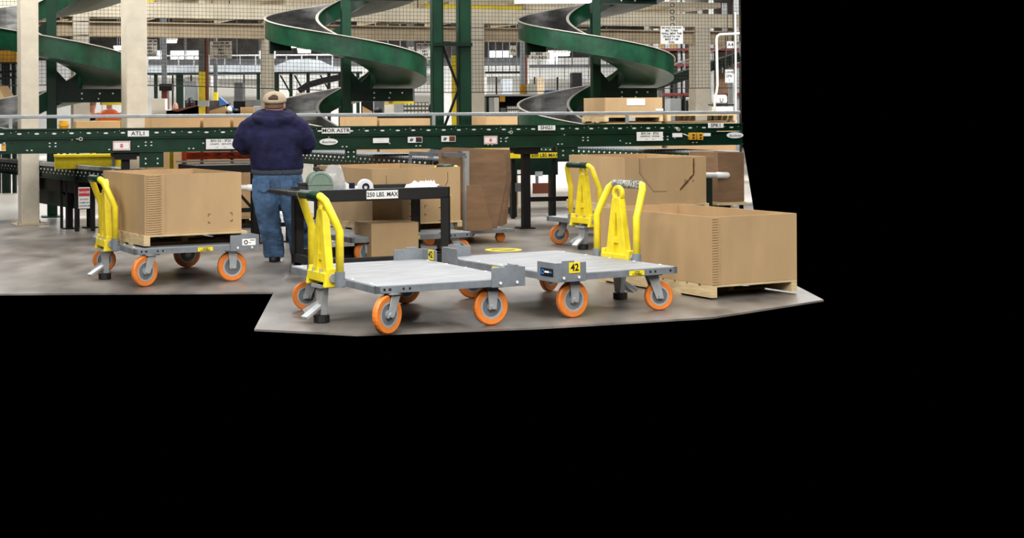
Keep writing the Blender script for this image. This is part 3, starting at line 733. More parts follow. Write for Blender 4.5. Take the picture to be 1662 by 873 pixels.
# ------------------------------------------------------------------ hand carts
def cart(F, L, W, label, group, grip='green', plates=True, number=None, handle=True, lean=.12, wheels=True, locks=True, dzh=.35, cautionpos=None, sw=.10, rimrail=.0, logo=None):
    root = thing('platform_cart', label, 'cart', F, group)
    Z = dzh; hl, hw = L/2, W/2
    g = MB(F); g.box(-hl+.01, hl-.01, -hw+.01, hw-.01, Z-.012, Z); g.build('deck', M['deck'], root, bevel=.004)
    g = MB(F)
    for y in (-hw, hw-.035): g.box(-hl, hl, y, y+.035, Z-.055, Z-.006)
    for x in (-hl, hl-.035): g.box(x, x+.035, -hw, hw, Z-.055, Z-.006)
    for x in (-hl*.45, 0, hl*.45): g.box(x-.02, x+.02, -hw+.03, hw-.03, Z-.055, Z-.012)
    for k in range(5):
        for s_ in (-1, 1):
            g.box(-hl+.06+.05*k*(k > 2), -hl+.075+.05*k*(k > 2), s_*hw-.003, s_*hw+.003, Z-.036, Z-.02, 1)
    g.box(hl-.12, hl-.1, -hw-.003, -hw, Z-.036, Z-.02, 1); g.box(hl-.22, hl-.2, -hw-.003, -hw, Z-.036, Z-.02, 1)
    g.box(-hl+.1, -hl+.12, -hw-.003, -hw, Z-.036, Z-.02, 1)
    for y in (-hw*.8, -hw*.4, 0, hw*.4, hw*.8):
        for x in (-hl+.04, hl-.04): g.tube([(x, y, Z-.002), (x, y, Z+.006)], .012, 8, 2)
    g.build('frame', [M['greym'], M['dark'], M['bolt']], root)
    if plates:
        for s_ in (-1, 1):
            g = MB(F); g.box(hl-.27, hl+.012, s_*(hw+.006)-.006, s_*(hw+.006)+.006, Z-.06, Z+.085); g.box(hl-.16, hl-.05, s_*(hw+.006)-.006, s_*(hw+.006)+.006, Z+.085, Z+.10)
            g.box(hl, hl+.012, (s_*hw - .23) if s_ > 0 else s_*hw, s_*hw if s_ > 0 else (s_*hw + .23), Z-.06, Z+.085)
            g.tube([(hl-.2, s_*(hw+.015), Z-.03), (hl-.2, s_*(hw+.022), Z-.03)], .012, 8, 1); g.tube([(hl-.06, s_*(hw+.015), Z-.03), (hl-.06, s_*(hw+.022), Z-.03)], .012, 8, 1)
            o = g.build('corner_plate', [M['greym'], M['bolt']], root, bevel=.002)
            if number and s_ in number:
                kind, txt = number[s_]
                if kind == 'endin':                    # on the inner side of the end plate
                    FF = F @ TR(hl-.002, s_*hw - s_*.15, Z) @ RZ(-90)
                    sticker(o, FF, 0, 0, .045, .09, .08, M['yellow'], (txt,), 'number_label', 'yellow number label', .075, bold=.002)
                elif kind == 'side':
                    FF = F @ TR(hl-.16, hw+.012, Z) @ RZ(180); sticker(o, FF, 0, 0, .045, .1, .08, M['yellow'], (txt,), 'number_label', 'yellow number label', .075, bold=.002)
                    FF = F @ TR(hl+.012, hw-.1, Z) @ RZ(90); q_ = sticker(o, FF, 0, 0, .01, .16, .06, M['screen'], (), 'maker_label', 'dark maker label with a blue ring')
                    g = MB(FF); g.ring((-.05, -.006, .01), .013, .02, 'y', .003, 16); g.build('ring_mark', M['blue'], q_); g = MB(FF); g.box(-.025, .03, -.006, -.004, .006, .02); g.build('word_mark', M['white'], q_); g = MB(FF); g.box(.034, .066, -.006, -.004, .008, .018); g.build('word_mark', M['blue'], q_)
                elif kind == 'endout':
                    FF = F @ TR(hl+.012, s_*hw - s_*.17, Z) @ RZ(90)
                    sticker(o, FF, 0, -.001, .045, .1, .08, M['yellow'], (txt,), 'number_label', 'yellow number label', .075, bold=.002)
            if logo and s_ in logo:
                FF = F @ TR(hl-.09, -(hw+.012), Z)
                q_ = sticker(o, FF, 0, 0, .02, .13, .06, M['white'], (), 'maker_label')
                g = MB(FF); g.ring((-.03, -.006, .02), .012, .02, 'y', .003, 16); g.build('ring_mark', M['ink'], q_)
                g = MB(FF); g.box(.012, .055, -.006, -.004, .034, .04); g.box(.0, .02, -.006, -.004, .012, .017); g.build('word_mark', M['ink'], q_)
    for x, y in ((hl-.22, hw-.1), (hl-.22, -hw+.1), (-hl+.16, hw-.12), (-hl+.16, -hw+.06)):
        if not wheels: break
        sv = x < 0
        ang = 0 if not sv else (22 if y < 0 else -18)
        r = .14 if not (sv and y > 0) else .115
        X = F @ TR(x, y, 0) @ RZ(ang)
        g = MB(X)
        g.box(-.07, .07, -.06, .06, Z-.068, Z-.056)
        off = .06 if sv else 0
        for s_ in (-1, 1):
            g.prism([(-.045, Z-.07), (.045, Z-.07), (-off+.03, r-.02), (-off-.03, r-.02)], 'y', s_*.036-.004, s_*.036+.004)
        g.tube([(-off, -.05, r), (-off, .05, r)], .018, 10)
        o = g.build('caster', M['galv'], root)
        g = MB(X); n = 28
        prof = ((r*.66, -.022), (r*.93, -.024), (r, -.014), (r, .014), (r*.93, .024), (r*.66, .022))
        ids = [[g.pt((-off + a_*math.cos(2*PI*j/n), d_, r + a_*math.sin(2*PI*j/n))) for a_, d_ in prof] for j in range(n)]
        for j in range(n):
            for k in range(6): g.face((ids[j][k], ids[j][(k+1)%6], ids[(j+1)%n][(k+1)%6], ids[(j+1)%n][k]))
        g.build('tyre', M['orange'], o)
        g = MB(X); g.disc((-off, 0, r), r*.69, 'y', .03, 24, 0); g.ring((-off, 0, r), r*.55, r*.7, 'y', .044, 24, 1); g.disc((-off, 0, r), r*.25, 'y', .05, 14, 1); g.build('wheel_hub', [M['mgrey'], M['galv']], o)
    if handle:
        hx = -hl - .035; w2 = .265
        top = .955
        pts = [(hx, -w2, Z+.0), (hx, -w2, .70), (hx-.03, -w2+.01, .77), (hx-lean*.8, -w2+.04, .925), (hx-lean, -w2+.075, top), (hx-lean, -w2+.1, top+.004)]
        g = MB(F); g.tube(pts + [(x, -y, z) for x, y, z in pts[::-1]], .03, 14); h = g.build('push_handle', M['yellow'], root, smooth=True)
        g = MB(F); g.tube([(hx-lean, -w2+.085, top+.003), (hx-lean, w2-.085, top+.003)], .034, 14); g.build('grip', M['ogrip'] if grip == 'tape' else M['green'], h, smooth=True)
        for s_ in (-1, 1):
            g = MB(F); g.tube([(hx, s_*w2, Z-.06), (hx, s_*w2, Z+.055)], .038, 14); g.box(hx, -hl+.01, s_*w2-.04, s_*w2+.04, Z-.055, Z-.01)
            g.build('handle_socket', M['greym'], root)
        # upright tow arm: A-shaped plate with an eye
        ax = hx - .02
        def A(y, z): return (y, z)
        g = MB(F); tz = .84; ez = .885
        g.prism([A(-.135, Z+.03), A(-.042, Z+.03), A(-.006, .72), A(-.03, tz), A(-.052, tz)], 'x', ax-.03, ax+.03)
        g.prism([A(.135, Z+.03), A(.042, Z+.03), A(.006, .72), A(.03, tz), A(.052, tz)], 'x', ax-.03, ax+.03)
        g.prism([A(-.03, .72), A(.03, .72), A(.045, tz+.012), A(-.045, tz+.012)], 'x', ax-.028, ax+.028)
        g.prism([A(-.088, .47), A(.088, .47), A(.078, .52), A(-.078, .52)], 'x', ax-.026, ax+.026)
        g.box(ax-.004, ax+.004, -.1, .1, Z+.03, .47)
        arm = g.build('tow_arm', M['yellow'], root, bevel=.004)
        g = MB(F); g.ring((ax, 0, ez), .036, .068, 'x', .036, 28); g.build('eye_ring', M['yellow'], arm, bevel=.008)
        g = MB(F); g.box(ax-.06, ax+.05, -.17, .17, Z-.035, Z+.035)
        for s_ in (-1, 1): g.prism([(ax-.07, Z-.07), (ax+.05, Z-.07), (ax+.04, Z+.07), (ax-.04, Z+.07)], 'y', s_*.165-.02, s_*.165+.02)
        g.build('tow_bracket', M['yellow'], root, bevel=.006)
        g = MB(F)
        for s_ in (-1, 1):
            g.tube([(ax-.0, s_*.185, Z), (ax, s_*.205, Z)], .034, 12); g.tube([(ax-.05, s_*.07, Z+.03), (ax-.05, s_*.07, Z+.06)], .012, 8)
        g.build('pivot_bolt', M['galv'], root)
    if locks:
        lx = -hl - .07
        g = MB(F); g.box(lx-.05, lx+.1, -.08, .08, Z-.085, Z-.06)
        g.prism([(-.07, Z-.06), (.07, Z-.06), (.035, .06), (-.035, .06)], 'x', lx-.02, lx+.03)
        g.bar((lx, 0, .14), (lx-.16, -.05, .05), .07, .02); g.bar((lx, .02, .16), (lx-.1, .1, .08), .03, .03)
        o = g.build('floor_lock', M['galv'], root)
        g = MB(F); g.disc((lx+.0, 0, .03), .06, 'z', .05, 16); g.build('rubber_foot', M['ink'], o)
    if cautionpos is not None:
        for cpos in (cautionpos if isinstance(cautionpos, (list, tuple)) else [cautionpos]):
            sticker(root, F, cpos, -hw, Z-.03, .145, .036, M['yellow'], ('CAUTION', '4 WHEELS'), 'caution_label', 'yellow caution label', (.011, .02), bold=.0006)
    return root
CG = 'grey platform carts with yellow handles'
# left cart
YW1 = 24.0
p = P(218, 404, .35); F1 = TR(p.x, p.y, 0) @ RZ(YW1) @ TR(.59, .81, 0)
cart(F1, 1.18, 1.62, 'grey platform cart under the left box, orange wheels showing', CG, cautionpos=.08, logo={-1: 1})
p = P(235, 381, .47)
FB1 = TR(p.x, p.y, 0) @ RZ(28)
pallet(TR(p.x, p.y, 0) @ RZ(28) @ TR(-.02, -.03, 0), 1.02, 1.24, .351, 'pale wooden pallet on the left cart', H=.115)
open_box(FB1, .955, 1.2, .468, .548, 'open tan cardboard box on a pallet on the left cart', seam=(.0, .2),
         marks=((.62, .63, 1, -1), (.62, .55, 1, 1), (.86, .635, -1, -1), (.86, .56, -1, 1)))
# front left cart
p = P(470, 431, .35); yA = 25.0
FA = TR(p.x, p.y, 0) @ RZ(yA) @ TR(.6, -.81, 0)
cart(FA, 1.2, 1.62, 'empty grey platform cart in front of the black table', CG, number={1: ('endin', '42')})
# front right cart (handle end to the right)
p = P(903, 406, .35)
FBc = TR(p.x, p.y, 0) @ RZ(180 + 28.5) @ TR(.58, .81, 0)
cb_ = cart(FBc, 1.16, 1.62, 'empty grey platform cart whose taped handle stands by the lowest big box', CG, grip='tape', number={1: ('side', '42')})
FFb = FBc @ RZ(180)
for px_ in (.0,):
    pass
g_side = FBc @ RZ(180)                                 # its front long side faces the viewer
sticker(cb_, g_side, .18, -.81, .32, .145, .036, M['yellow'], ('CAUTION', '4 WHEELS'), 'caution_label', 'yellow caution label', (.011, .02), bold=.0006)
sticker(cb_, FBc @ RZ(90) , .0, -.58-.0, .32, .12, .034, M['yellow'], ('CAUTION',), 'caution_label', 'yellow caution label', (.02,), bold=.0006)
# middle cart behind the table (handle to the right)
p = P(769, 376.3, .30)
FM = TR(p.x, p.y, 0) @ RZ(28) @ TR(-.72, .8, 0) @ RZ(180)
cm = cart(FM, 1.44, 1.55, 'grey platform cart behind the black table under the middle box', CG, dzh=.30, plates=False)
sticker(cm, FM @ RZ(180), -.0, -.775, .272, .15, .036, M['yellow'], ('CAUTION', '4 WHEELS'), 'caution_label', 'yellow caution label', (.011, .02), bold=.0006)
p = Q(604, 274, 15.98)
FB2 = TR(p.x, p.y, 0) @ RZ(28)
pallet(FB2 @ TR(-.02, -.02, 0), 1.12, 1.36, .301, 'pale wooden pallet on the middle cart behind the table', H=.085)
open_box(FB2, 1.09, 1.34, .388, .585, 'open tan cardboard box behind the black table, standing on the middle cart', seam=False,
         marks=((.64, .56, 1, -1), (.64, .46, 1, 1)), score=([(.17, .9), (.17, .8), (.22, .73)], [(.93, .92), (.93, .82), (.86, .7)]))
# cart behind with the notched box
p = P(897, 352, .33)
F4 = TR(p.x, p.y, 0) @ RZ(30) @ TR(.68, -.62, 0)
cart(F4, 1.3, 1.55, 'grey platform cart with green grip standing under the notched box', CG, dzh=.33, lean=.1)
p = Q(1014, 256.8, 17.95)
F3b = TR(p.x, p.y, 0) @ RZ(20)
pallet(F3b @ TR(-.02, -.03, 0), 1.16, 1.5, .331, 'pale wooden pallet under the notched box', H=.115)
def n3(px, py): # pixel to the face of the notched box
    k = (px - AX)/FPX; u = F3b.to_3x3() @ Vector((1, 0, 0)); o = F3b.translation; t = (k*o.y - o.x)/(u.x - k*u.y); return (t, Q(px, py, o.y + u.y*t).z)
open_box(F3b, 1.12, 1.42, .448, .565, 'tall open tan box with a folded-in notch in its right face', seam=False,
         cut=[n3(1037, 257), n3(1037, 281), n3(1060, 311), n3(1103, 308), n3(1125, 283), n3(1125, 262)], marks=((.93, .72, 1, -1), (.82, .73, 1, -1)))
# low box at the right front
p = P(1154, 352, .69)
F5 = TR(p.x, p.y, 0) @ RZ(27)
pallet(F5, .93, 1.6, 0, 'wooden pallet on the floor under the big low box at the right', H=.12)
lowbox = open_box(F5, .93, 1.6, .122, .565, 'big open tan box at the right front, low on the floor behind the taped handle', seam=(0, .09))
# small dark box at the right edge
p = Q(1165, 251, 18.9); k_ = T
g = MB(); FFs = TR(p.x, p.y, 0) @ RZ(14)
open_box(FFs, .36, .8, .42, .62, 'brown cardboard box at the right edge beyond the white pipe', m=M['cardb'], seam=False)
st = thing('box_stand', 'pale stand under the brown box at the right edge', 'stand', FFs)
g = MB(FFs); g.box(-.02, .38, -.02, .8, .38, .418); g.build('top', M['wood'], st)
for x in (.02, .32):
    for y in (.02, .7): g = MB(FFs); g.box(x, x+.04, y, y+.04, 0, .38); g.build('leg', M['black'], st)
# ------------------------------------------------------------------ black utility table
TBF = TR(-.49, 14.82, 0) @ RZ(24)
TL, TW, TH = 1.43, .8, .81
tb_ = thing('utility_table', 'black two-shelf utility table with a weight label on its rim, beside the man', 'table', TBF)
g = MB(TBF)
g.box(0, TL, 0, TW, TH-.115, TH-.1)
g.box(0, TL, 0, .03, TH-.12, TH); g.box(0, TL, TW-.03, TW, TH-.12, TH); g.box(0, .03, 0, TW, TH-.12, TH-.03); g.box(TL-.03, TL, 0, TW, TH-.12, TH)
g.build('tray_top', M['bplas'], tb_, bevel=.006)
g = MB(TBF); g.box(0, TL, 0, TW, .07, .085)
g.box(0, TL, 0, .03, .04, .13); g.box(0, TL, TW-.03, TW, .04, .17); g.box(0, .03, 0, TW, .04, .13); g.box(TL-.03, TL, 0, TW, .04, .13)
g.build('lower_shelf', M['bplas'], tb_, bevel=.006)
for x, y in ((0, 0), (TL-.1, 0), (0, TW-.1), (TL-.1, TW-.1)):
    g = MB(TBF); g.box(x, x+.1, y, y+.02, .02, TH-.1); g.box(x if x == 0 else x+.08, x+.02 if x == 0 else x+.1, y, y+.1, .02, TH-.1)
    for k in range(4): g.box(x+.01, x+.09, y+.005, y+.08, .2+k*.13, .207+k*.13)
    g.box(x+.02, x+.08, y+.02, y+.08, 0, .03); g.build('leg', M['bplas'], tb_)
g = MB(TBF)
g.bar((0, .06, TH-.045), (-.26, .16, TH-.03), .09, .05); g.bar((0, TW-.06, TH-.045), (-.26, TW-.16, TH-.03), .09, .05); g.bar((-.26, .12, TH-.03), (-.26, TW-.12, TH-.03), .07, .05); g.bar((-.01, .05, TH-.045), (-.01, TW-.05, TH-.045), .05, .05)
g.build('handle', M['bplas'], tb_, bevel=.012)
k = (594-AX)/FPX
def tbx(px):
    kk = (px-AX)/FPX; u = TBF.to_3x3() @ Vector((1, 0, 0)); o = TBF.translation; return (kk*o.y - o.x)/(u.x - kk*u.y)
x0, x1 = tbx(594), tbx(645)
sticker(tb_, TBF, (x0+x1)/2, -.001, TH-.06, x1-x0, .083, M['white'], ('250 LBS. MAX',), 'weight_label', 'white load label reading 250 LBS. MAX', .062, bold=.0012, sx=.92)
def on_table(px, py, z=TH-.1): return P(px, py, z)
# domed grey-green case
def tl(px, yl):                                         # point of the tray floor in column px, yl behind its front rim
    F_ = TBF @ TR(0, yl, 0); kk = (px-AX)/FPX; u = TBF.to_3x3() @ Vector((1, 0, 0)); o = F_.translation
    return o + u*((kk*o.y - o.x)/(u.x - kk*u.y))
p = tl(520, .2); FC = TR(p.x, p.y, 0) @ RZ(8)
cs = thing('domed_case', 'grey green domed plastic case standing on the black table', 'case', FC @ TR(0, 0, TH-.1))
zb = TH-.1
g = MB(FC); g.box(-.125, .125, 0, .3, zb, zb+.15); g.build('base', M['caseg'], cs, bevel=.01)
dome = [(-.125, zb+.15)] + [(.125*math.cos(PI - PI*k/16), zb+.15+.125*math.sin(PI*k/16)) for k in range(17)] + [(.125, zb+.15)]
g = MB(FC); g.prism(dome[1:-1], 'y', -.002, .3); g.build('lid', M['caseg'], cs, bevel=.006)
g = MB(FC); g.box(-.13, .13, -.008, .3, zb+.14, zb+.156)
ids = [(.1*math.cos(PI - PI*k/14), zb+.158+.098*math.sin(PI*k/14)) for k in range(15)]
g.tube([(a_, -.004, b_) for a_, b_ in ids], .006, 6); g.build('seam_band', M['caseg'], cs)
g = MB(FC); g.box(-.035, .03, .08, .2, zb+.265, zb+.295); g.box(-.06, .0, .1, .16, zb+.28, zb+.315); g.build('latch', M['shoe'], cs)
# black radio beside it
p = tl(492, .3); FR_ = TR(p.x, p.y, 0) @ RZ(10)
rd = thing('scanner', 'small black hand scanner beside the domed case', 'scanner', FR_ @ TR(0, 0, zb))
g = MB(FR_); g.box(-.045, .045, 0, .1, zb, zb+.14); g.build('body', M['shoe'], rd, bevel=.006)
g = MB(FR_); g.box(-.05, .05, -.01, .11, zb+.14, zb+.165); g.build('lid', M['bplas'], rd, bevel=.004)
# tape gun with white roll
p = tl(584, .14); FT = TR(p.x, p.y, 0) @ RZ(12)
tg = thing('tape_dispenser', 'white tape dispenser with a roll of white tape on the black table', 'dispenser', FT @ TR(0, 0, zb))
g = MB(FT); g.prism([(-.15, zb), (.15, zb), (.14, zb+.1), (.06, zb+.135), (-.06, zb+.12), (-.15, zb+.16)], 'y', -.02, .05); g.build('body', M['white'], tg, bevel=.006)
g = MB(FT); g.ring((.05, 0, zb+.115), .036, .078, 'y', .07, 24); g.build('tape_roll', M['paper'], tg, bevel=.004)
g = MB(FT); g.ring((.05, 0, zb+.115), .02, .038, 'y', .074, 20); g.box(-.12, -.06, -.022, .052, zb+.1, zb+.155); g.build('core', M['navy'], tg)
# crumpled paper and film
def crumple(name, px, py, w_, d_, h_, m, label, cat, rz=20, dy=.15):
    p = tl(px, dy); F = TR(p.x, p.y, zb) @ RZ(rz); g = MB(F); n = 14
    ids = [[g.pt((w_*(i/n-.5), d_*(j/n-.5), .002 + h_*max(0, (.62 + .7*noise.noise(Vector((i*.75+px, j*.75, 1)))))*(1 - (abs(i/n-.5)*1.9)**3)*(1 - (abs(j/n-.5)*1.9)**3))) for j in range(n+1)] for i in range(n+1)]
    for i in range(n):
        for j in range(n): g.face((ids[i][j], ids[i+1][j], ids[i+1][j+1], ids[i][j+1]))
    o = g.build(name, m, smooth=False); s_ = o.modifiers.new('thick', 'SOLIDIFY'); s_.thickness = .003
    return tag(o, label, cat)
crumple('crumpled_paper', 686, 309, .46, .4, .185, M['paper'], 'crumpled white paper on the right half of the black table', 'paper', dy=.36)
p = tl(541, .62); FG = TR(p.x, p.y, zb) @ RZ(8)
g = MB(FG); n = 18
rings = []
for k in range(9):
    f = k/8; rr = (.12 + .03*math.sin(f*5))*(1 - .35*f**3); rings.append([((rr + .03*noise.noise(Vector((math.cos(2*PI*j/n)*2, math.sin(2*PI*j/n)*2, f*3))))*math.cos(2*PI*j/n), (.09 + .02*noise.noise(Vector((j*.4, f*3, 7))))*math.sin(2*PI*j/n), .002 + .32*f + .02*noise.noise(Vector((j*.5, f*2, 3)))) for j in range(n)])
g.loft(rings, cap=False)
bg = tag(g.build('plastic_bag', M['clear']), 'clear crumpled plastic bag standing behind the domed case', 'bag')
# boxes on the lower shelf
def closed_box(F, Lx, Ly, z0, H, label, m=None, tape=True, name='cardboard_box'):
    root = thing(name, label, 'box', F @ TR(0, 0, z0))
    g = MB(F); g.box(0, Lx, 0, Ly, z0, z0+H-.004); g.build('body', m or M['card'], root, bevel=.004)
    for y0, y1 in ((0, Ly/2-.002), (Ly/2+.002, Ly)):
        g = MB(F); g.box(0, Lx, y0, y1, z0+H-.004, z0+H); g.build('flap', m or M['card'], root)
    if tape: g = MB(F); g.box(-.001, Lx+.001, Ly/2-.03, Ly/2+.03, z0+H, z0+H+.001); g.build('tape', M['cardl'], root)
    return root
p = P(603, 419, .086)
closed_box(TR(p.x, p.y, 0) @ RZ(24), .535, .44, .086, .35, 'small tan cardboard box on the lower shelf of the black table')
# ------------------------------------------------------------------ brown board stack on its trolley, with the steel frame
p = P(757, 374, .16); FS = TR(p.x, p.y, 0) @ RZ(24)
bt = thing('sheet_trolley', 'low grey trolley with a tall steel frame holding brown cardboard sheets', 'trolley', FS)
g = MB(FS); g.box(-.55, .62, -.06, 1.0, .12, .16); g.build('deck', M['greym'], bt)
for a_ in ((0, 0), (-.0, .95)):
    g = MB(FS); g.box(a_[0]-.03, a_[0]+.03, a_[1]-.025, a_[1]+.025, .16, 1.1); g.build('upright', M['galv'], bt)
g = MB(FS); g.box(-.025, .025, 0, .95, 1.05, 1.1); g.build('top_bar', M['mgrey'], bt)
for x in (-.45, .5):
    for y in (.08, .85):
        g = MB(FS); g.tube([(x, y-.02, .06), (x, y+.02, .06)], .06, 16); g.build('wheel', M['orange'], bt)
# left post and bar of the frame, seen over the middle box
p0, p1 = Q(666, 249, 18.6), Q(754, 252, 17.55)
g = MB(); g.bar(p0, p1, .03, .05); g.bar((p0.x, p0.y, .16), p0, .04, .04); g.bar((p1.x, p1.y+.0, 1.03), p1, .05, .04); g.build('side_bar', M['mgrey'], bt)
def sheet(pts, Y0, Y1, m, label, th=.012, nm='cardboard_sheet', lean=.1, dx=0):
    # a flat board standing on the trolley, corners traced on its plane, leaning back
    root = None
    g = MB(); A = []; B = []
    for x, y in pts:
        t = (x - 715)/115; Y = Y0 + (Y1-Y0)*t; q = Q(x, y, Y); Y += lean*(q.z-.16); q = Q(x, y, Y); A.append(q); B.append(q + Vector((.12*th, th, 0)))
    a = [g.pt(v) for v in A]; b_ = [g.pt(v) for v in B]; n = len(a)
    g.face(a); g.face(b_[::-1])
    for j in range(n): g.face((a[j], a[(j+1)%n], b_[(j+1)%n], b_[j]))
    return tag(g.build(nm, m), label, 'cardboard')
for k in range(4):
    sheet([(718 + k*2, 240 - (k > 1)), (820 + k*2.5, 243), (823 + k*2.2, 290), (813 + k*3.2, 368 - k*1.5), (716 + k*2, 372)] if k else [(712, 246), (719, 239.5), (818, 244), (821, 262), (822, 290), (806, 373.5), (712, 373)], 17.85 + k*.05, 18.3 + k*.05, M['cardb'],
          'large brown cardboard sheet leaning on the trolley, ' + ('front of its stack' if k == 0 else ['', 'second', 'third', 'rearmost'][k] + ' in the stack'))
s5 = sheet([(757, 301), (779, 300), (800, 374), (757, 374)], 17.55, 17.8, M['cardb'], 'small brown board leaning in front of the big brown sheets', th=.02, lean=.05)
g = MB(); qq = [Q(780, 355, 17.6), Q(785, 356, 17.6), Q(786, 363, 17.6), Q(781, 362, 17.6)]
g.face([g.pt(v + Vector((0, -.0, 0))) for v in qq])
# floor marking: yellow ring painted on the concrete
p = P(817, 405.5, .001)
g = MB(TR(p.x, p.y, .002)); g.ring((0, 0, 0), .14, .21, 'z', .002, 36); g.bar((-.1, -.06, 0), (.1, .08, 0), .06, .002)
tag(g.build('floor_sticker', M['yellow']), 'round yellow floor sticker on the grey concrete behind the front carts', 'sticker')
# ------------------------------------------------------------------ the man
def remesh(mb, name, mats, parent, voxel, smooth=4, fold=0, fscale=6, stretch=(1, 1, 1), fz=None):
    o = mb.build(name, mats, parent)
    r = o.modifiers.new('r', 'REMESH'); r.mode = 'VOXEL'; r.voxel_size = voxel
    s_ = o.modifiers.new('s', 'SMOOTH'); s_.iterations = smooth; s_.factor = .5
    bpy.context.view_layer.update()
    me = bpy.data.meshes.new_from_object(o.evaluated_get(bpy.context.evaluated_depsgraph_get()))
    o.modifiers.clear(); old = o.data; o.data = me; bpy.data.meshes.remove(old); me.name = name
    me.materials.clear()
    for m in (mats if isinstance(mats, (list, tuple)) else [mats]): me.materials.append(m)
    if fold:
        nn = [v.normal.copy() for v in me.vertices]
        for v, n_ in zip(me.vertices, nn):
            q = Vector((v.co.x*stretch[0], v.co.y*stretch[1], v.co.z*stretch[2]))*fscale
            f = noise.noise(q)*.6 + (1 - abs(noise.noise(q*1.9 + Vector((3, 1, 5))))*2)*.4
            v.co += n_*fold*f*(fz(v.co) if fz else 1)
    me.polygons.foreach_set('use_smooth', [True]*len(me.polygons))
    return o
def hand(g, wrist, d, up, side, s=1.0, curl=.5):
    # palm and five bent fingers; d = pointing direction, up = back of the hand
    d, up = Vector(d).normalized(), Vector(up).normalized(); a = d.cross(up).normalized()*side
    W = Vector(wrist)
    g.tube([W - d*.02, W + d*.03, W + d*.07, W + d*.095], [.026*s, .03*s, .034*s, .03*s], 10)
    g.tube([W + d*.03 - a*.02, W + d*.085 - a*.03], [.018*s, .015*s], 8); g.tube([W + d*.03 + a*.02, W + d*.085 + a*.03], [.018*s, .015*s], 8)
    for k, L in enumerate((.07, .078, .072, .056)):
        b0_ = W + d*.085 + a*(-.033 + .022*k)
        p1_ = b0_ + d*L*.45; p2_ = p1_ + (d*math.cos(curl) - up*math.sin(curl))*L*.32; p3_ = p2_ + (d*math.cos(curl*2) - up*math.sin(curl*2))*L*.28
        g.tube([b0_ - d*.01, p1_, p2_, p3_], [.0095*s, .009*s, .0085*s, .0075*s], 8)
    t0_ = W + d*.03 - a*.03; g.tube([t0_, t0_ - a*.028 + d*.022 - up*.01, t0_ - a*.036 + d*.05 - up*.022], [.012*s, .0105*s, .009*s], 8)
def man():
    o = P(445, 425, 0); F = TR(o.x - .0, o.y + .1, 0) @ RZ(-3)
    root = thing('person', 'person in navy hooded sweatshirt, jeans and khaki cap, seen from behind, reading at the conveyor', 'person', F)
    hx, hy = -.005, .10
    g = MB(F)
    # body under the clothes, head, neck, arms, hands
    g.ell([(.92, .2, .13, .03, 0), (1.05, .22, .15, .02, 0), (1.25, .22, .14, .01, .01), (1.42, .21, .11, 0, .03), (1.52, .1, .08, 0, .05), (1.57, .07, .07, 0, .065)])
    g.tube([(0, .04, 1.48), (0, .085, 1.60), (hx, hy, 1.66)], [.078, .074, .08], 16)
    g.ball((hx, hy, 1.655), (.102, .115, .125), 20, 12)
    g.ball((hx, hy+.045, 1.60), (.075, .08, .08), 16, 10)                      # jaw, bowed forward
    g.tube([(hx, hy+.10, 1.665), (hx, hy+.13, 1.63), (hx, hy+.115, 1.615)], [.012, .02, .015], 8)   # nose
    g.tube([(hx-.03, hy+.108, 1.575), (hx+.03, hy+.108, 1.575)], .009, 8)          # lips
    for s_ in (-1, 1):
        g.ball((hx + s_*.104, hy - .0, 1.645), (.014, .028, .036), 10, 6)
        g.tube([(s_*.2, .03, 1.45), (s_*.345, .0, 1.245), (s_*.16, .27, 1.23), (s_*.11, .33, 1.235)], [.06, .055, .04, .032], 10)
        hand(g, (s_*.11, .33, 1.235), (-s_*.35, .8, .35), (0, -.5, .85), s_)
    for s_, x0, x1, x2, dy in ((-1, -.09, -.06, .0, -.04), (1, .15, .2, .27, .05)):
        g.tube([(x0, 0, .92), (x1, .02 + dy*.5, .5), (x2, dy, .12), (x2, dy, .06)], [.11, .07, .05, .05], 12)
        g.tube([(x2, dy-.03, .05), (x2, dy+.15, .035)], [.045, .03], 10)
    body = remesh(g, 'body', M['skin'], root, .0085, 3)
    g = MB(F)
    for s_ in (-1, 1): g.ball((hx + s_*.036, hy+.105, 1.655), .014, 10, 6)
    g.build('eyes', M['white'], root, smooth=True)
    # hair, cap
    g = MB(F); n = 26
    rr = []
    for k in range(7):
        f = k/6; z = 1.615 + .085*f
        rr.append([((.101 + .010*f)*math.cos(a_) + hx, (.114+.008*f)*math.sin(a_) + hy - .003, z + .035*(1 + math.sin(a_))*.5) for a_ in [PI*1.0 + PI*j/(n-1) for j in range(n)]])
    ids = [[g.pt(p_) for p_ in r_] for r_ in rr]
    for A_, B_ in zip(ids, ids[1:]):
        for j in range(n-1): g.face((A_[j], A_[j+1], B_[j+1], B_[j]))
    h = g.build('hair', M['hair'], root, smooth=True); s_ = h.modifiers.new('t', 'SOLIDIFY'); s_.thickness = .008; s_.offset = 1
    g = MB(F); K = 12; n = 40                           # cap dome with the arched gap above the strap
    cz = 1.69
    ids = []
    for k in range(K+1):
        f = k/K*PI/2
        ids.append([g.pt((hx + .124*math.cos(f)*math.cos(2*PI*j/n), hy - .002 + .134*math.cos(f)*math.sin(2*PI*j/n), cz + .02*math.sin(2*PI*j/n)*(1-k/K) + .108*math.sin(f)**.9 if k else cz + .02*math.sin(2*PI*j/n))) for j in range(n)])
    for k in range(K):
        for j in range(n):
            ang = (j + .5)/n*360
            da = abs(ang - 272)
            if da < 26 and 2 <= k <= 5 - (da > 14) - (da > 21): continue
            g.face((ids[k][j], ids[k][(j+1)%n], ids[k+1][(j+1)%n], ids[k+1][j]))
    capo = g.build('cap', M['cap'], root, smooth=True); s_ = capo.modifiers.new('t', 'SOLIDIFY'); s_.thickness = .006; s_.offset = 1
    g = MB(F); n = 16; A_ = []; B_ = []
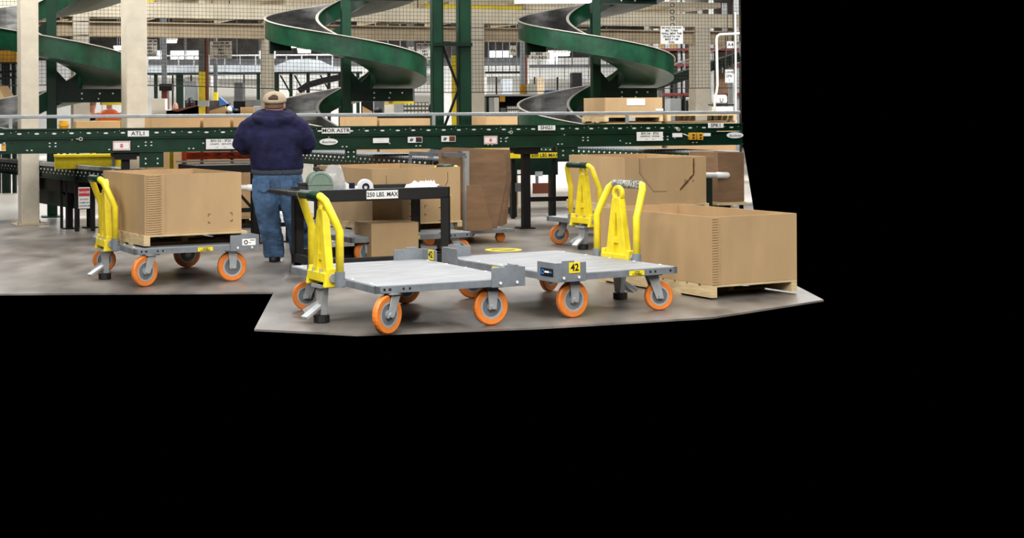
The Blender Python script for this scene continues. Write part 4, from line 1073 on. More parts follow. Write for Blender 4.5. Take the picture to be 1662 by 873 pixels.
    for j in range(n+1):
        a_ = PI*(-.06 + .76*j/n); A_.append(g.pt((hx + .122*math.cos(a_), hy + .13*math.sin(a_), cz + .012))); B_.append(g.pt((hx + .115*math.cos(a_), hy + .05 + .2*math.sin(a_), cz - .03*math.sin(a_))))
    for j in range(n): g.face((A_[j], A_[j+1], B_[j+1], B_[j]))
    br = g.build('brim', M['cap'], capo, smooth=True); s_ = br.modifiers.new('t', 'SOLIDIFY'); s_.thickness = .006
    g = MB(F); g.box(hx+.1, hx+.112, hy+.0, hy+.1, 1.64, 1.665); g.box(hx+.06, hx+.105, hy+.09, hy+.115, 1.615, 1.67); g.build('glasses', M['shoe'], root)
    g = MB(F); g.ball((hx, hy-.002, cz+.112), .012, 10, 6); g.build('top_button', M['cap'], capo, smooth=True)
    g = MB(F); g.ball((hx, hy-.016, cz+.022), (.108, .112, .07), 20, 10); g.build('crown_hair', mat('crown_hair', (84, 62, 50), .9, 0, .3, 60), h, smooth=True)
    # sweatshirt
    g = MB(F)
    g.ell([(.965, .272, .20, .03, .0), (1.0, .285, .21, .03, 0), (1.1, .282, .215, .025, -.005), (1.22, .277, .205, .015, -.005), (1.34, .28, .19, .005, 0), (1.42, .275, .165, 0, .01), (1.48, .25, .135, 0, .025), (1.53, .175, .11, 0, .045), (1.565, .12, .09, 0, .06), (1.585, .1, .085, 0, .07)], 28)
    for s_ in (-1, 1):
        g.tube([(s_*.19, .02, 1.455), (s_*.275, .01, 1.40), (s_*.33, .0, 1.32), (s_*.362, .03, 1.24), (s_*.33, .1, 1.205), (s_*.24, .21, 1.21), (s_*.14, .31, 1.225)], [.095, .108, .098, .09, .082, .07, .055], 16)
    for s_ in (-1, 1): g.ball((s_*.215, .015, 1.445), (.125, .115, .095), 16, 10); g.ball((s_*.25, .0, 1.3), (.09, .13, .14), 14, 8)
    g.tube([((.205 - .02*math.sin(a_))*math.cos(a_), .02 + .145*math.sin(a_), 1.525 + .045*math.sin(a_)) for a_ in [2*PI*j/24 for j in range(24)]], .046, 10, closed=True)
    g.tube([(.165*math.cos(a_), .035 + .125*math.sin(a_), 1.555 + .03*math.sin(a_)) for a_ in [2*PI*j/24 for j in range(24)]], .04, 10, closed=True)
    g.ball((0, -.12, 1.455), (.12, .05, .06), 16, 10)     # hood lying on the back
    g.tube([(.125*math.cos(a_), .055 + .105*math.sin(a_), 1.545 + .018*math.sin(a_ + PI)) for a_ in [2*PI*j/20 for j in range(20)]], .042, 10, closed=True)
    remesh(g, 'sweatshirt', M['navy'], root, .012, 5, fold=.0105, fscale=5.2, stretch=(1, 1, 1.25))
    g = MB(F); g.ell([(.915, .262, .19, .03, 0), (.93, .27, .198, .03, 0), (.965, .276, .203, .03, 0), (.985, .272, .198, .03, 0)], 30)
    remesh(g, 'waistband', M['hem'], root, .012, 2, fold=.004, fscale=22, stretch=(1, 1, .2))
    # jeans
    g = MB(F)
    g.ell([(.74, .215, .15, .045, .01), (.80, .245, .17, .04, .0), (.88, .262, .18, .035, -.005), (.95, .258, .18, .03, 0), (.99, .25, .17, .03, 0)], 26)
    g.tube([(-.1, 0, .86), (-.10, .0, .7), (-.075, .0, .52), (-.045, -.01, .36), (-.01, -.04, .18), (.0, -.045, .085), (.0, -.045, .045)], [.135, .142, .128, .115, .108, .108, .106], 18)
    g.tube([(.165, 0, .86), (.175, .01, .7), (.205, .02, .52), (.235, .04, .36), (.262, .05, .18), (.27, .05, .085), (.27, .05, .045)], [.135, .138, .122, .112, .106, .106, .104], 18)
    remesh(g, 'jeans', M['jeans'], root, .012, 4, fold=.016, fscale=7, stretch=(.8, .8, 1.6), fz=lambda c_: .55 + .6*(c_.z < .45))
    for s_ in (-1, 1):
        x = .03 + s_*.12
        g = MB(F); g.prism([(x-.06, .87), (x+.06, .87), (x+.062, .77), (x, .735), (x-.062, .77)], 'y', -.186, -.165); g.build('pocket', M['jeans'], root)
    for x2, dy in ((0.0, -.045), (.27, .05)):
        g = MB(F); g.loft([[(x2 + wx*math.cos(2*PI*j/16), dy + .04 + wy*math.sin(2*PI*j/16), z) for j in range(16)] for z, wx, wy in ((.0, .055, .16), (.02, .06, .165), (.05, .058, .155), (.085, .05, .12), (.11, .045, .08))])
        sh = g.build('shoe', M['shoe'], root, smooth=True)
    # the sheet in his hands
    return root, F
mroot, MF = man()
g = MB(MF @ TR(0, .43, 1.27) @ Matrix.Rotation(R(-35), 4, 'X')); g.box(-.14, .14, -.1, .11, -.002, .002)
tag(g.build('paper_sheet', M['paper']), 'sheet of paper held in front by the man in the navy sweatshirt', 'paper')

# ------------------------------------------------------------------ hall beyond the line: boxes, benches, workers
def bgbox(px0, px1, py0, dv, dep, label, z0=.13, m=None, rot=0, pal=True, group='tan boxes stored behind the conveyor'):
    t0, t1 = T(px0, dv), T(px1, dv); z1 = ZA((px0+px1)/2, py0, dv)
    F = AF @ TR(t0, dv, 0)
    open_box(F, t1-t0-.02, dep, z0, z1-z0, label, m=m or M['cardl'], seam=False, group=group)
    if pal: pallet(F, t1-t0-.02, dep, z0-.125, label.replace('box', 'pallet under the box', 1).replace('open ', '') if False else 'wooden pallet carrying the ' + label, group='pallets behind the conveyor')
bgbox(247, 327, 190.5, 1.75, .9, 'tan box standing behind the conveyor right of the wide beige column')
bgbox(330, 376, 190.5, 1.75, .9, 'narrow tan box behind the conveyor above the bin sign')
bgbox(379, 436, 190.5, 1.75, .9, 'tan box behind the conveyor just left of the man')
bgbox(575, 614, 189.5, 2.6, .9, 'tan box behind the conveyor just right of the middle chute post')
bgbox(616, 700, 192, 2.6, .9, 'wide pale tan box behind the conveyor left of the ladder tower')
bgbox(790, 842, 189, 2.9, .9, 'tan box behind the conveyor right of the netted column')
bgbox(985, 1076, 199, 3.1, .9, 'tan box low behind the conveyor by the right chute post', m=M['card'])
bgbox(1083, 1196, 199, 3.1, .9, 'tan box low behind the conveyor at the far right', m=M['card'])
t0, t1 = T(981, 3.1), T(1076, 3.1)
zz = ZA(1030, 199, 3.1)
pallet(AF @ TR(t0, 3.1, 0), t1-t0, .9, zz+.001, 'stacked wooden pallet under the closed box with a white label', H=.1)
tb1 = closed_box(AF @ TR(t0+.02, 3.12, 0), t1-t0-.02, .85, zz+.102, ZA(1030, 158, 3.1)-zz-.105, 'closed tan box with a white label on a stacked pallet at the right', m=M['card'])
sticker(tb1, AF, T(1033, 3.1), 3.118, ZA(1033, 165.5, 3.1), .31, .1, M['white'], (), 'shipping_label', 'white shipping label')
sticker(tb1, AF, T(1071, 3.1), 3.118, ZA(1071, 178, 3.1), .13, .03, M['white'], (), 'shipping_label', 'small white shipping label')
pallet(AF @ TR(T(1083, 3.1), 3.1, 0), T(1196, 3.1)-T(1083, 3.1), .9, zz+.001, 'stacked wooden pallet at the far right edge behind the conveyor', H=.12)
def item(px0, px1, py0, py1, Y, dep, m, name, label, cat, kind='box', z0=None, group=None):
    p, q_ = Q(px0, py0, Y), Q(px1, py1, Y)
    zb_ = q_.z if z0 is None else z0
    g = MB()
    if kind == 'box': g.box(p.x, q_.x, Y, Y+dep, zb_, p.z)
    elif kind == 'cyl': g.tube([((p.x+q_.x)/2, Y+abs(q_.x-p.x)/2, zb_), ((p.x+q_.x)/2, Y+abs(q_.x-p.x)/2, p.z)], abs(q_.x-p.x)/2, 14)
    elif kind == 'ball': g.ball(((p.x+q_.x)/2, Y+dep/2, (p.z+zb_)/2), (abs(q_.x-p.x)/2, dep/2, abs(p.z-zb_)/2))
    elif kind == 'slant':
        g.prism([(p.x, zb_), (q_.x, zb_), (q_.x, zb_+(p.z-zb_)*.35), (p.x, p.z)], 'y', Y, Y+dep)
    elif kind == 'slantr':
        g.prism([(p.x, zb_), (q_.x, zb_), (q_.x, p.z), (p.x, zb_+(p.z-zb_)*.35)], 'y', Y, Y+dep)
    return tag(g.build(name, m, bevel=.006 if kind == 'box' and (px1-px0) > 6 else 0), label, cat, group)
YB = 32.0
def bench(px0, px1, pyt, Y, label, m, nsh=3, dep=1.2):
    p, q_ = Q(px0, pyt, Y), Q(px1, pyt, Y); zt_ = p.z
    th = thing('sorting_bench', label, 'bench', TR((p.x+q_.x)/2, Y+dep/2, 0))
    g = MB(); g.box(p.x, q_.x, Y, Y+dep, zt_-.05, zt_); g.build('top', m, th)
    g = MB(); g.box(p.x, q_.x, Y+.1, Y+dep-.02, zt_-.5, zt_-.44); g.build('shelf', m, th)
    n_ = nsh
    for k in range(n_+1):
        x = p.x + (q_.x-p.x-.08)*k/n_
        for yy in (Y, Y+dep-.08): g = MB(); g.box(x, x+.08, yy, yy+.08, 0, zt_-.05); g.build('leg', M['black'], th)
    g = MB(); g.box(p.x, q_.x, Y+dep-.03, Y+dep, .3, zt_-.05); g.build('back_panel', M['dark'], th)
    return zt_
zb1 = bench(243, 445, 186, YB, 'long dark packing bench cluttered with boxes behind the tan boxes left of the man', M['black'])
it = [
 (246, 268, 160, 186, .4, 'white', 'paper_carton', 'white carton on the left end of the packing bench', 'carton', 'box'),
 (268, 300, 178, 186, .5, 'paper', 'paper_pile', 'pile of loose white papers on the packing bench by the white carton', 'papers', 'slant'),
 (279, 288, 166, 184, .3, 'skin', 'round_box', 'reddish round tub on the packing bench', 'tub', 'ball'),
 (270, 326, 170, 184, .5, 'brown', 'folded_carton', 'dark red brown folded carton leaning on the packing bench', 'carton', 'slantr'),
 (290, 322, 172, 185, .2, 'cardl', 'folded_carton', 'flat tan carton in front of the dark red brown one', 'carton', 'slantr'),
 (340, 372, 168, 180, .5, 'brown', 'folded_carton', 'dark brown folded carton right of the yellow pillar', 'carton', 'slantr'),
 (337, 366, 172, 185, .2, 'cardl', 'folded_carton', 'flat tan carton right of the yellow pillar', 'carton', 'slantr'),
 (366, 376, 172, 184, .3, 'white', 'plastic_wrap', 'white plastic wrap on the packing bench', 'wrap', 'ball'),
 (376, 388, 176, 185, .3, 'black', 'tool_case', 'black case on the packing bench right of the wrap', 'case', 'ball'),
 (390, 412, 174, 186, .4, 'cardl', 'small_box', 'small tan box on the right end of the packing bench', 'box', 'box'),
 (356, 378, 157, 170, .3, 'blue', 'blue_bag', 'pale blue bag on the packing bench behind the brown carton', 'bag', 'slant'),
 (298, 316, 158, 168, .4, 'black', 'dark_bin', 'dark bin at the back of the packing bench', 'bin', 'ball'),
 (398, 436, 162, 175, .4, 'mgrey', 'grey_machine', 'grey scanner machine at the right back of the packing bench', 'machine', 'box'),
]
for (a_, c_, y0, y1, dep, m, nm, lb, ct, kd) in it:
    Yk = YB + (.1 if y1 >= 184 else .55); item(a_, c_, y0, y1, Yk, dep, M[m], nm, lb, ct, kd, z0=zb1+.001)
zb2 = bench(586, 706, 186, YB, 'sorting bench behind the conveyor right of the middle chute', M['mgrey'])
def panel(px0, px1, py0, py1, Y, label, cols, rows, mb=None):
    p, q_ = Q(px0, py0, Y), Q(px1, py1, Y)
    th = thing('key_panel', label, 'panel', TR((p.x+q_.x)/2, Y, q_.z))
    g = MB(); g.box(p.x, q_.x, Y, Y+.2, q_.z, p.z); g.build('housing', mb or M['mgrey'], th)
    for i in range(cols):
        for j in range(rows):
            wv, hv = (q_.x-p.x)/cols, (p.z-q_.z)/rows
            g = MB(); g.box(p.x+wv*(i+.15), p.x+wv*(i+.85), Y-.012, Y, q_.z+hv*(j+.25), q_.z+hv*(j+.8)); g.build('key', M['white'], th)
    return th
panel(655, 696, 166, 186, YB, 'grey sorter panel with rows of white keys under the middle chute', 7, 3)
for (a_, c_, y0, y1, dep, m, nm, lb, ct, kd) in [
 (624, 640, 170, 186, .3, 'white', 'switch_box', 'white switch box left of the grey key panel', 'box', 'box'),
 (624, 637, 167, 170, .3, 'yellow', 'yellow_tray', 'yellow tray on top of the white switch box', 'tray', 'box'),
 (640, 655, 168, 186, .3, 'pgrey', 'grey_housing', 'grey housing between the switch box and the key panel', 'housing', 'box'),
 (588, 604, 172, 186, .3, 'cardl', 'parcel', 'parcel among black cables on the sorting bench', 'parcel', 'slant'),
 (606, 622, 174, 186, .3, 'black', 'cable_heap', 'heap of black cables on the sorting bench', 'cables', 'ball')]:
    item(a_, c_, y0, y1, YB+.0 if nm != 'yellow_tray' else YB, dep, M[m], nm, lb, ct, kd, z0=zb2+.001 if nm != 'yellow_tray' else None)
for (a_, c_, y0, y1, Yo, m, nm, lb, ct, kd) in [
 (300, 322, 163, 186, .85, 'black', 'dark_tote', 'dark tote at the back of the packing bench left of the yellow pillar', 'tote', 'box'),
 (339, 356, 163, 186, .85, 'mgrey', 'grey_tote', 'grey tote at the back of the packing bench right of the yellow pillar', 'tote', 'box'),
 (379, 398, 164, 186, .85, 'black', 'dark_tote', 'dark tote at the back of the packing bench behind the black case', 'tote', 'box'),
 (412, 442, 172, 186, .3, 'pgrey', 'wire_basket', 'pale grey basket at the right end of the packing bench', 'basket', 'box')]:
    item(a_, c_, y0, y1, YB+Yo, .3, M[m], nm, lb, ct, kd, z0=zb1+.001)
for (a_, c_, y0, y1, Yo, m, nm, lb, ct, kd) in [
 (586, 606, 163, 186, .8, 'black', 'dark_tote', 'dark tote at the back of the sorting bench by the middle chute post', 'tote', 'box'),
 (607, 624, 164, 186, .8, 'mgrey', 'grey_tote', 'grey tote at the back of the sorting bench', 'tote', 'box'),
 (696, 706, 167, 186, .2, 'navy', 'navy_jacket', 'dark navy jacket heaped at the end of the sorting bench', 'jacket', 'ball')]:
    item(a_, c_, y0, y1, YB+Yo, .3, M[m], nm, lb, ct, kd, z0=zb2+.001)
item(480, 507, 151, 178, 30.0, .6, M['white'], 'white_cabinet', 'white cabinet top standing behind the cap of the man', 'cabinet', z0=0)
# right of the netted column: shelving with books, panels
def shelf_unit(px0, px1, tops, Y, label, m):
    p, q_ = Q(px0, tops[0], Y), Q(px1, tops[0], Y)
    th = thing('shelf_unit', label, 'shelf', TR((p.x+q_.x)/2, Y, 0))
    for y in tops:
        z = Q(px0, y, Y).z; g = MB(); g.box(p.x, q_.x, Y, Y+.8, z-.04, z); g.build('shelf', m, th)
    for x in (p.x, (p.x+q_.x)/2, q_.x-.06): g = MB(); g.box(x, x+.06, Y+.74, Y+.8, 0, Q(px0, tops[0], Y).z); g.build('upright', M['mgrey'], th)
    g = MB(); g.box(p.x, q_.x, Y+.78, Y+.8, .5, Q(px0, tops[0], Y).z-.04); g.build('back_panel', M['black'], th)
shelf_unit(788, 962, (153, 186), 31, 'grey shelving behind the conveyor right of the netted column', M['pgrey'])
zs1, zs2 = Q(800, 153, 31).z, Q(800, 186, 31).z
for (a_, c_, y0, y1, m, nm, lb, ct, kd) in [
 (789, 793, 158, 186, 'dgreen', 'binder', 'dark green binder at the left end of the shelf', 'binder', 'box'),
 (793.5, 801, 158, 186, 'pgrey', 'box_file', 'grey and tan box file on the shelf', 'file', 'box'),
 (801.5, 810, 158, 186, 'white', 'box_file', 'white box file on the shelf', 'file', 'box'),
 (811, 820, 156, 165, 'ygold', 'yellow_carton', 'orange yellow carton at the top of the shelf', 'carton', 'box'),
 (812, 822, 175, 186, 'mgrey', 'socket_box', 'grey socket box on the shelf', 'box', 'box'),
 (844, 856, 137, 153, 'ygold', 'yellow_bin', 'yellow bin on top of the grey shelving', 'bin', 'cyl'),
 (855, 871, 137, 152, 'white', 'white_monitor', 'white monitor on top of the grey shelving', 'monitor', 'box'),
 (885, 921, 146.5, 152, 'blue', 'blue_tray', 'long blue tray on top of the grey shelving', 'tray', 'box')]:
    item(a_, c_, y0, y1, 31.1 if y1 > 160 else 31.2, .3, M[m], nm, lb, ct, kd, z0=(zs2 if y1 > 180 else zs1 if y1 < 156 else None) and ((zs2 if y1 > 180 else zs1) + .001))
panel(823, 850, 172, 184, 31.05, 'grey panel of white switches on the shelf', 8, 2)
# pillars in the hall
def pillar(px0, px1, pyt, pym, Y, label, top=7.0, split=True, mt='mgrey', ml='yellow'):
    p, q_ = Q(px0, pyt, Y), Q(px1, pym, Y); wd = q_.x - p.x
    th = thing('hall_pillar', label, 'pillar', TR((p.x+q_.x)/2, Y+wd/2, 0))
    if split:
        g = MB(); g.box(p.x, p.x+wd*.62, Y, Y+wd, q_.z, top); g.build('shaft', M[mt], th)
        g = MB(); g.tube([(p.x+wd*.8, Y+.1, 0), (p.x+wd*.8, Y+.1, top)], wd*.2, 12); g.build('drain_pipe', M['brown'], th)
        g = MB(); g.box(p.x, p.x+wd*.66, Y-.02, Y+wd, 0, q_.z); g.build('yellow_sleeve', M[ml], th)
    else:
        g = MB(); g.box(p.x, q_.x, Y, Y+wd, 0, q_.z); g.build('yellow_sleeve', M[ml], th)
        g = MB(); g.box(p.x, q_.x, Y, Y+wd, q_.z, top); g.build('shaft', M[mt], th)
    return th
pl = pillar(322, 338, 60, 116, 30.5, 'grey pillar with tall yellow sleeve and brown drain pipe left of the man')
p5 = pillar(660, 673, 60, 150, 40, 'grey pillar marked P5 behind the right end of the middle chute', split=False, ml='mgrey')
p_ = Q(668, 80, 39.95); lettering('P5', TR(0, 0, 0), p_.x, 39.97, p_.z, .17, M['white'], p5, .003)
sp_ = Q(331, 168, 30.4); g = MB(); g.box(sp_.x-.12, sp_.x+.1, 30.35, 30.48, sp_.z-.06, sp_.z+.06); g.build('junction_box', M['pgrey'], pl)
pillar(733, 747, 60, 90, 30.5, 'yellow sleeved pillar seen through the green ladder tower', split=False)
pillar(845, 857, 60, 140, 36, 'grey pillar with red brown pipe left of the right chute', ml='ygold')
pillar(262, 270, 60, 135, 36, 'thin grey pillar at the left above a red cabinet', split=False, ml='mgrey')
item(258, 279, 136, 147, 35, .4, M['black'], 'black_box', 'black box unit mounted on the thin grey pillar', 'box', z0=None)
item(262, 271, 147, 175, 35.1, .4, M['dred'], 'red_cabinet', 'dark red cabinet under the black box on the thin grey pillar', 'cabinet', z0=0)
item(346, 352, 60, 150, 44, .25, M['mgrey'], 'steel_post', 'slender grey post far behind the first white sign', 'post', z0=0)
item(345.5, 352.5, 150, 162, 43.9, .3, M['yellow'], 'post_guard', 'yellow guard at the foot of the slender grey post', 'guard', z0=0)
# hanging white signs
def hsign(px0, px1, py0, py1, Y, lines, label, chain=None, top=None, sz=None):
    p, q_ = Q(px0, py0, Y), Q(px1, py1, Y); wd, ht = q_.x-p.x, p.z-q_.z
    F = TR(p.x, Y, q_.z)
    th = thing('hanging_sign', label, 'sign', F)
    g = MB(F); g.box(0, wd, 0, .012, 0, ht); b_ = g.build('board', M['white'], th)
    n_ = len(lines)
    for k, s_ in enumerate(lines): lettering(s_, F, wd/2, -.004, ht*(1-(k+.6)/(n_+.15)), min(ht*.95/n_, wd/max(1, len(s_))*1.55), M['ink'], b_, .0015)
    if chain is not None:
        g = MB()
        for k in range(10): g.ring(((p.x+q_.x)/2 + .05*wd, Y+.03, p.z + k*.12 + .02), .03, .042, 'y', .012, 10)
        g.build('chain', M['black'], th)
    else:
        g = MB(F)
        for x in (.1*wd, .9*wd): g.tube([(x, .006, ht), (x, .006, ht + (top or 1.5))], .008, 6)
        g.build('hanger', M['wire'], th)
    return th
L5 = ('MAXIMUM', 'WEIGHT OF', 'BIN', '1450', 'POUNDS')
hsign(340.5, 376.5, 67, 95, 27.5, L5, 'white hanging weight sign right of the yellow sleeved pillar, above the packing bench')
hsign(676, 702, 70, 97, 27.8, L5, 'white hanging weight sign left of the green ladder tower')
hsign(229, 255, 64, 92, 27.5, L5, 'white hanging weight sign half hidden by the wide beige column')
hsign(1072, 1108.5, 42.5, 71, AY_(1090, 5.9), ('NO PASS ON ROPE', 'MC TURN', 'WALL BEW THE', 'ITS SLIP TO TW', 'MAX T 108', 'ICAL'), 'white hanging notice on a black chain right of the right chute', chain=1)
hsign(858, 892, 84, 97, 33, ('BIN', 'POUNDS'), 'low white hanging sign under the right chute')
hsign(828, 838, 74, 90, 34, ('P6',), 'small white bay sign right of the netted column', top=2)
# ducts, tubes and green gallery far behind
def run(px0, px1, py0, py1, Y, dep, m, name, label, cat):
    p, q_ = Q(px0, py0, Y), Q(px1, py1, Y)
    th = thing(name, label, cat, TR((p.x+q_.x)/2, Y+dep/2, q_.z))
    g = MB(); g.box(p.x, q_.x, Y, Y+dep, q_.z, p.z); g.build('casing', M[m], th)
    for k in range(5):
        x = p.x + (q_.x-p.x)*(k+.5)/5; g = MB(); g.box(x-.015, x+.015, Y+dep/2-.015, Y+dep/2+.015, p.z, 7.0); g.build('hanger', M['mgrey'], th)
    return th
run(238, 846, 96.5, 101.5, 50, .3, 'mgrey', 'duct', 'long grey duct high on the far wall, the upper of three', 'duct')
run(238, 846, 103.5, 106, 49, .3, 'mgrey', 'duct', 'thin dark grey duct below the upper far duct', 'duct')
run(238, 446, 106.5, 117, 47, .5, 'pgrey', 'duct', 'wide pale grey duct above the green gallery', 'duct')
run(860, 1000, 105, 109, 50, .3, 'mgrey', 'duct', 'grey duct seen under the right chute', 'duct')
gg = thing('gallery', 'green steel gallery on posts far behind the man', 'gallery', TR(*Q(400, 180, 45)))
pz0, pz1 = Q(232, 120.5, 45), Q(588, 116, 45)
g = MB(); g.box(pz0.x, pz1.x, 45, 46.5, pz0.z, pz1.z); g.build('walkway', M['dgreen'], gg)
for px in (252, 288, 294, 419, 445, 450, 472, 500, 534, 552, 570, 581):
    x = Q(px, 180, 45).x; g = MB(); g.box(x-.05, x+.05, 45.1, 45.2, 0, pz0.z); g.build('post', M['dgreen'], gg)
for px in (455, 478, 520, 545):
    p_, q_ = Q(px, 122, 45.3), Q(px+16, 150, 45.3); g = MB(); g.bar(p_, q_, .05, .05); g.build('brace', M['dgreen'], gg)
g = MB()
for k in range(14): 
    x = Q(240+k*25, 180, 45).x; g.tube([(x, 45.05, pz1.z), (x, 45.05, pz1.z+.5)], .02, 6)
g.tube([(pz0.x, 45.05, pz1.z+.5), (pz1.x, 45.05, pz1.z+.5)], .025, 6); g.build('handrail', M['galv'], gg)
hd = MB(); Yh = 44.5
pts = [(446, 116), (446, 107), (470, 97), (500, 95), (520, 98), (545, 110), (556, 116)]
A_ = [Q(x, y, Yh) for x, y in pts]
hd.prism([(v.x, v.z) for v in A_], 'y', Yh, Yh+1.4)
tag(hd.build('chute_hood', M['pgrey']), 'pale blue grey sloping hood on the green gallery', 'hood')
g = MB(); pts = [(485, 148), (500, 138), (525, 131), (560, 124)]
for a_, b_ in zip(pts, pts[1:]): g.bar(Q(*a_, 41), Q(*b_, 41), .5, .16)
sl = thing('slide', 'dark curved slide below the far green gallery', 'slide', TR(*Q(520, 140, 41)))
g.build('trough', M['black'], sl)
for px, py in ((500, 138), (555, 125)):
    q_ = Q(px, py, 41); g = MB(); g.box(q_.x-.05, q_.x+.05, 40.95, 41.05, 0, q_.z); g.build('post', M['black'], sl)
# white machine casings along the far wall
for k, (a_, c_, y0, lb) in enumerate(((236, 300, 128, 'white machine casing far left under the green gallery'), (300, 342, 124, 'white machine casing left of the slender grey post'), (354, 425, 128, 'white machine casing right of the slender grey post'), (600, 700, 120, 'white machine casing far behind the middle chute'), (790, 845, 124, 'white machine casing right of the netted column'), (860, 960, 128, 'white machine casing behind the right chute'))):
    item(a_, c_, y0, 160, 52, 1.0, M['white'], 'machine_casing', lb, 'machine', z0=0)
for k, px in enumerate((280, 310, 396, 806, 868, 905)):
    item(px-1.2, px+1.2, 118 if px < 500 else 125, 160, 48, .1, M['black'], 'steel_post', 'thin dark post in front of the white casings, ' + ('first', 'second', 'third', 'fourth', 'fifth', 'sixth')[k] + ' from the left', 'post', z0=0)
run(600, 700, 108, 111, 46.2, .3, 'mgrey', 'duct', 'grey duct behind the middle chute wall', 'duct')
run(788, 845, 116, 119, 47, .3, 'black', 'duct', 'dark pipe run right of the netted column', 'duct')
for k, (a_, c_, y0, y1, m, nm, lb, ct) in enumerate(((300, 318, 132, 160, 'pgrey', 'machine_door', 'pale grey machine cabinet left of the yellow pillar', 'cabinet'), (380, 394, 134, 160, 'mgrey', 'control_box', 'grey control box in front of the white casings', 'cabinet'), (604, 622, 128, 160, 'pgrey', 'machine_door', 'pale grey machine cabinet behind the middle chute', 'cabinet'), (872, 884, 126, 160, 'tan', 'steel_stanchion', 'tan stanchion behind the right chute', 'post'), (815, 832, 128, 160, 'pgrey', 'machine_door', 'pale grey machine cabinet right of the netted column', 'cabinet'), (929, 945, 118, 160, 'black', 'cage_frame', 'dark cage frame left of the right chute post', 'frame'))):
    item(a_, c_, y0, y1, 46.5, .6, M[m], nm, lb, ct, z0=0)
# left: yellow stacked bins and dark machine behind the left column
item(-6, 27, 82, 101, 30, .8, M['ygold'], 'yellow_crate', 'golden yellow crates stacked high at the left edge behind netting', 'crate')
item(-6, 27, 101, 103, 29.9, 1.0, M['black'], 'rack_shelf', 'dark rack shelf under the golden crates at the left edge', 'shelf')
lf = thing('storage_rack', 'dark green rack stand at the left edge under the golden crates', 'rack', TR(*Q(8, 180, 30)))
for px in (-4, 5, 12, 22):
    q_ = Q(px, 103, 30); g = MB(); g.box(q_.x-.04, q_.x+.04, 30, 30.1, 0, q_.z); g.build('upright', M['dgreen'], lf)
for y in (118, 128): p_, q_ = Q(-6, y, 30), Q(27, y-3, 30); g = MB(); g.bar(p_, q_, .06, .05); g.build('brace', M['black'], lf)
item(-6, 26, 137, 190, 25.7, .8, M['cardl'], 'carton_sheet', 'tan cardboard sheet at the left edge above the dark slide', 'cardboard', 'slant', z0=1.2)
for a_, c_, y0, y1, m, nm, lb, ct in ((97, 112, 196, 240, 'ygold', 'yellow_drum', 'yellow drum behind the conveyor left of the wide column', 'drum'), (124, 195, 197, 250, 'cardl', 'tan_carton', 'tan carton behind the conveyor between the columns', 'carton')):
    g = MB(AF); t0, t1 = T(a_, 2.3), T(c_, 2.3)
    zt_ = ZA(a_, y0, 2.3); zs_ = zt_ - .32
    th = thing(nm, lb, ct, AF @ TR((t0+t1)/2, 2.5, 0))
    if nm == 'yellow_drum': g.tube([((t0+t1)/2, 2.45, zs_), ((t0+t1)/2, 2.45, zt_)], (t1-t0)/2, 18); g.tube([((t0+t1)/2, 2.45, zt_-.08), ((t0+t1)/2, 2.45, zt_-.05)], (t1-t0)/2+.012, 18)
    else: g.box(t0, t1, 2.3, 2.9, zs_, zt_)
    g.build('body', M[m], th)
    g = MB(AF); g.box(t0, t1, 2.3, 2.62, zs_-.03, zs_-.001)
    for x in (t0, t1-.04): g.box(x, x+.04, 2.34, 2.38, 0, zs_-.02)
    g.build('stand', M['black'], th)
# far workers
def worker(px, pyh, Y, label, vest, lean=.0):
    hz = Q(px, pyh, Y); s_ = hz.z/1.72; F = TR(hz.x, Y, 0)
    root = thing('person', label, 'person', F)
    g = MB(F)
    g.ball((0, .03, 1.6*s_), (.085, .1, .12), 12, 8); g.tube([(0, 0, 1.35*s_), (0, .02, 1.55*s_)], .06, 8)
    g.tube([(0, .09+.03, 1.6*s_), (0, .135, 1.585*s_)], [.012, .016], 6)
    g.ell([(.85*s_, .17, .12, 0, 0), (1.1*s_, .18, .13, 0, 0), (1.35*s_, .21, .13, 0, 0), (1.44*s_, .12, .09, 0, 0)], 14)
    for k in (-1, 1):
        g.tube([(k*.2, 0, 1.38*s_), (k*.26, .02, 1.12*s_), (k*.2, .25, 1.05*s_)], [.06, .05, .035], 8); hand(g, (k*.2, .25, 1.05*s_), (0, 1, 0), (0, 0, 1), k)
        g.tube([(k*.09, 0, .9*s_), (k*.1, .01, .48*s_), (k*.1, 0, .07)], [.095, .07, .05], 10); g.tube([(k*.1, -.04, .04), (k*.1, .17, .035)], [.045, .035], 8)
    remesh(g, 'body', M['skin'], root, .018, 2)
    g = MB(F); g.ell([(.84*s_, .185, .135, 0, 0), (1.1*s_, .195, .145, 0, 0), (1.33*s_, .225, .145, 0, 0), (1.42*s_, .15, .11, 0, 0)], 14)
    g.build('vest' if vest else 'jacket', M['vest'] if vest else M['navy'], root, smooth=True)
    g = MB(F); g.ell([(.5*s_, .19, .12, 0, 0), (.86*s_, .185, .135, 0, 0)], 14)
    for k in (-1, 1): g.tube([(k*.1, 0, .8*s_), (k*.1, .01, .48*s_), (k*.1, 0, .08)], [.11, .09, .075], 10)
    g.build('trousers', M['shoe'], root, smooth=True)
    g = MB(F); g.ball((0, .015, 1.64*s_), (.092, .105, .1), 12, 8); g.build('hair', M['hair'], root, smooth=True)
worker(177, 151, 30, 'distant person in an orange vest bent over work beside the wide column', True)
worker(149, 160, 30.8, 'distant person in dark clothes left of the orange vest', False)
bb = MB(); p_, q_ = Q(147, 196, 29), Q(196, 198.5, 29); bb.box(p_.x, q_.x, 29, 29.4, q_.z, p_.z); bb.box(p_.x, p_.x+.06, 29.1, 29.2, 0, q_.z); bb.box(q_.x-.06, q_.x, 29.1, 29.2, 0, q_.z)
tag(bb.build('yellow_barrier', M['yellow']), 'yellow barrier rail below the distant workers', 'barrier')
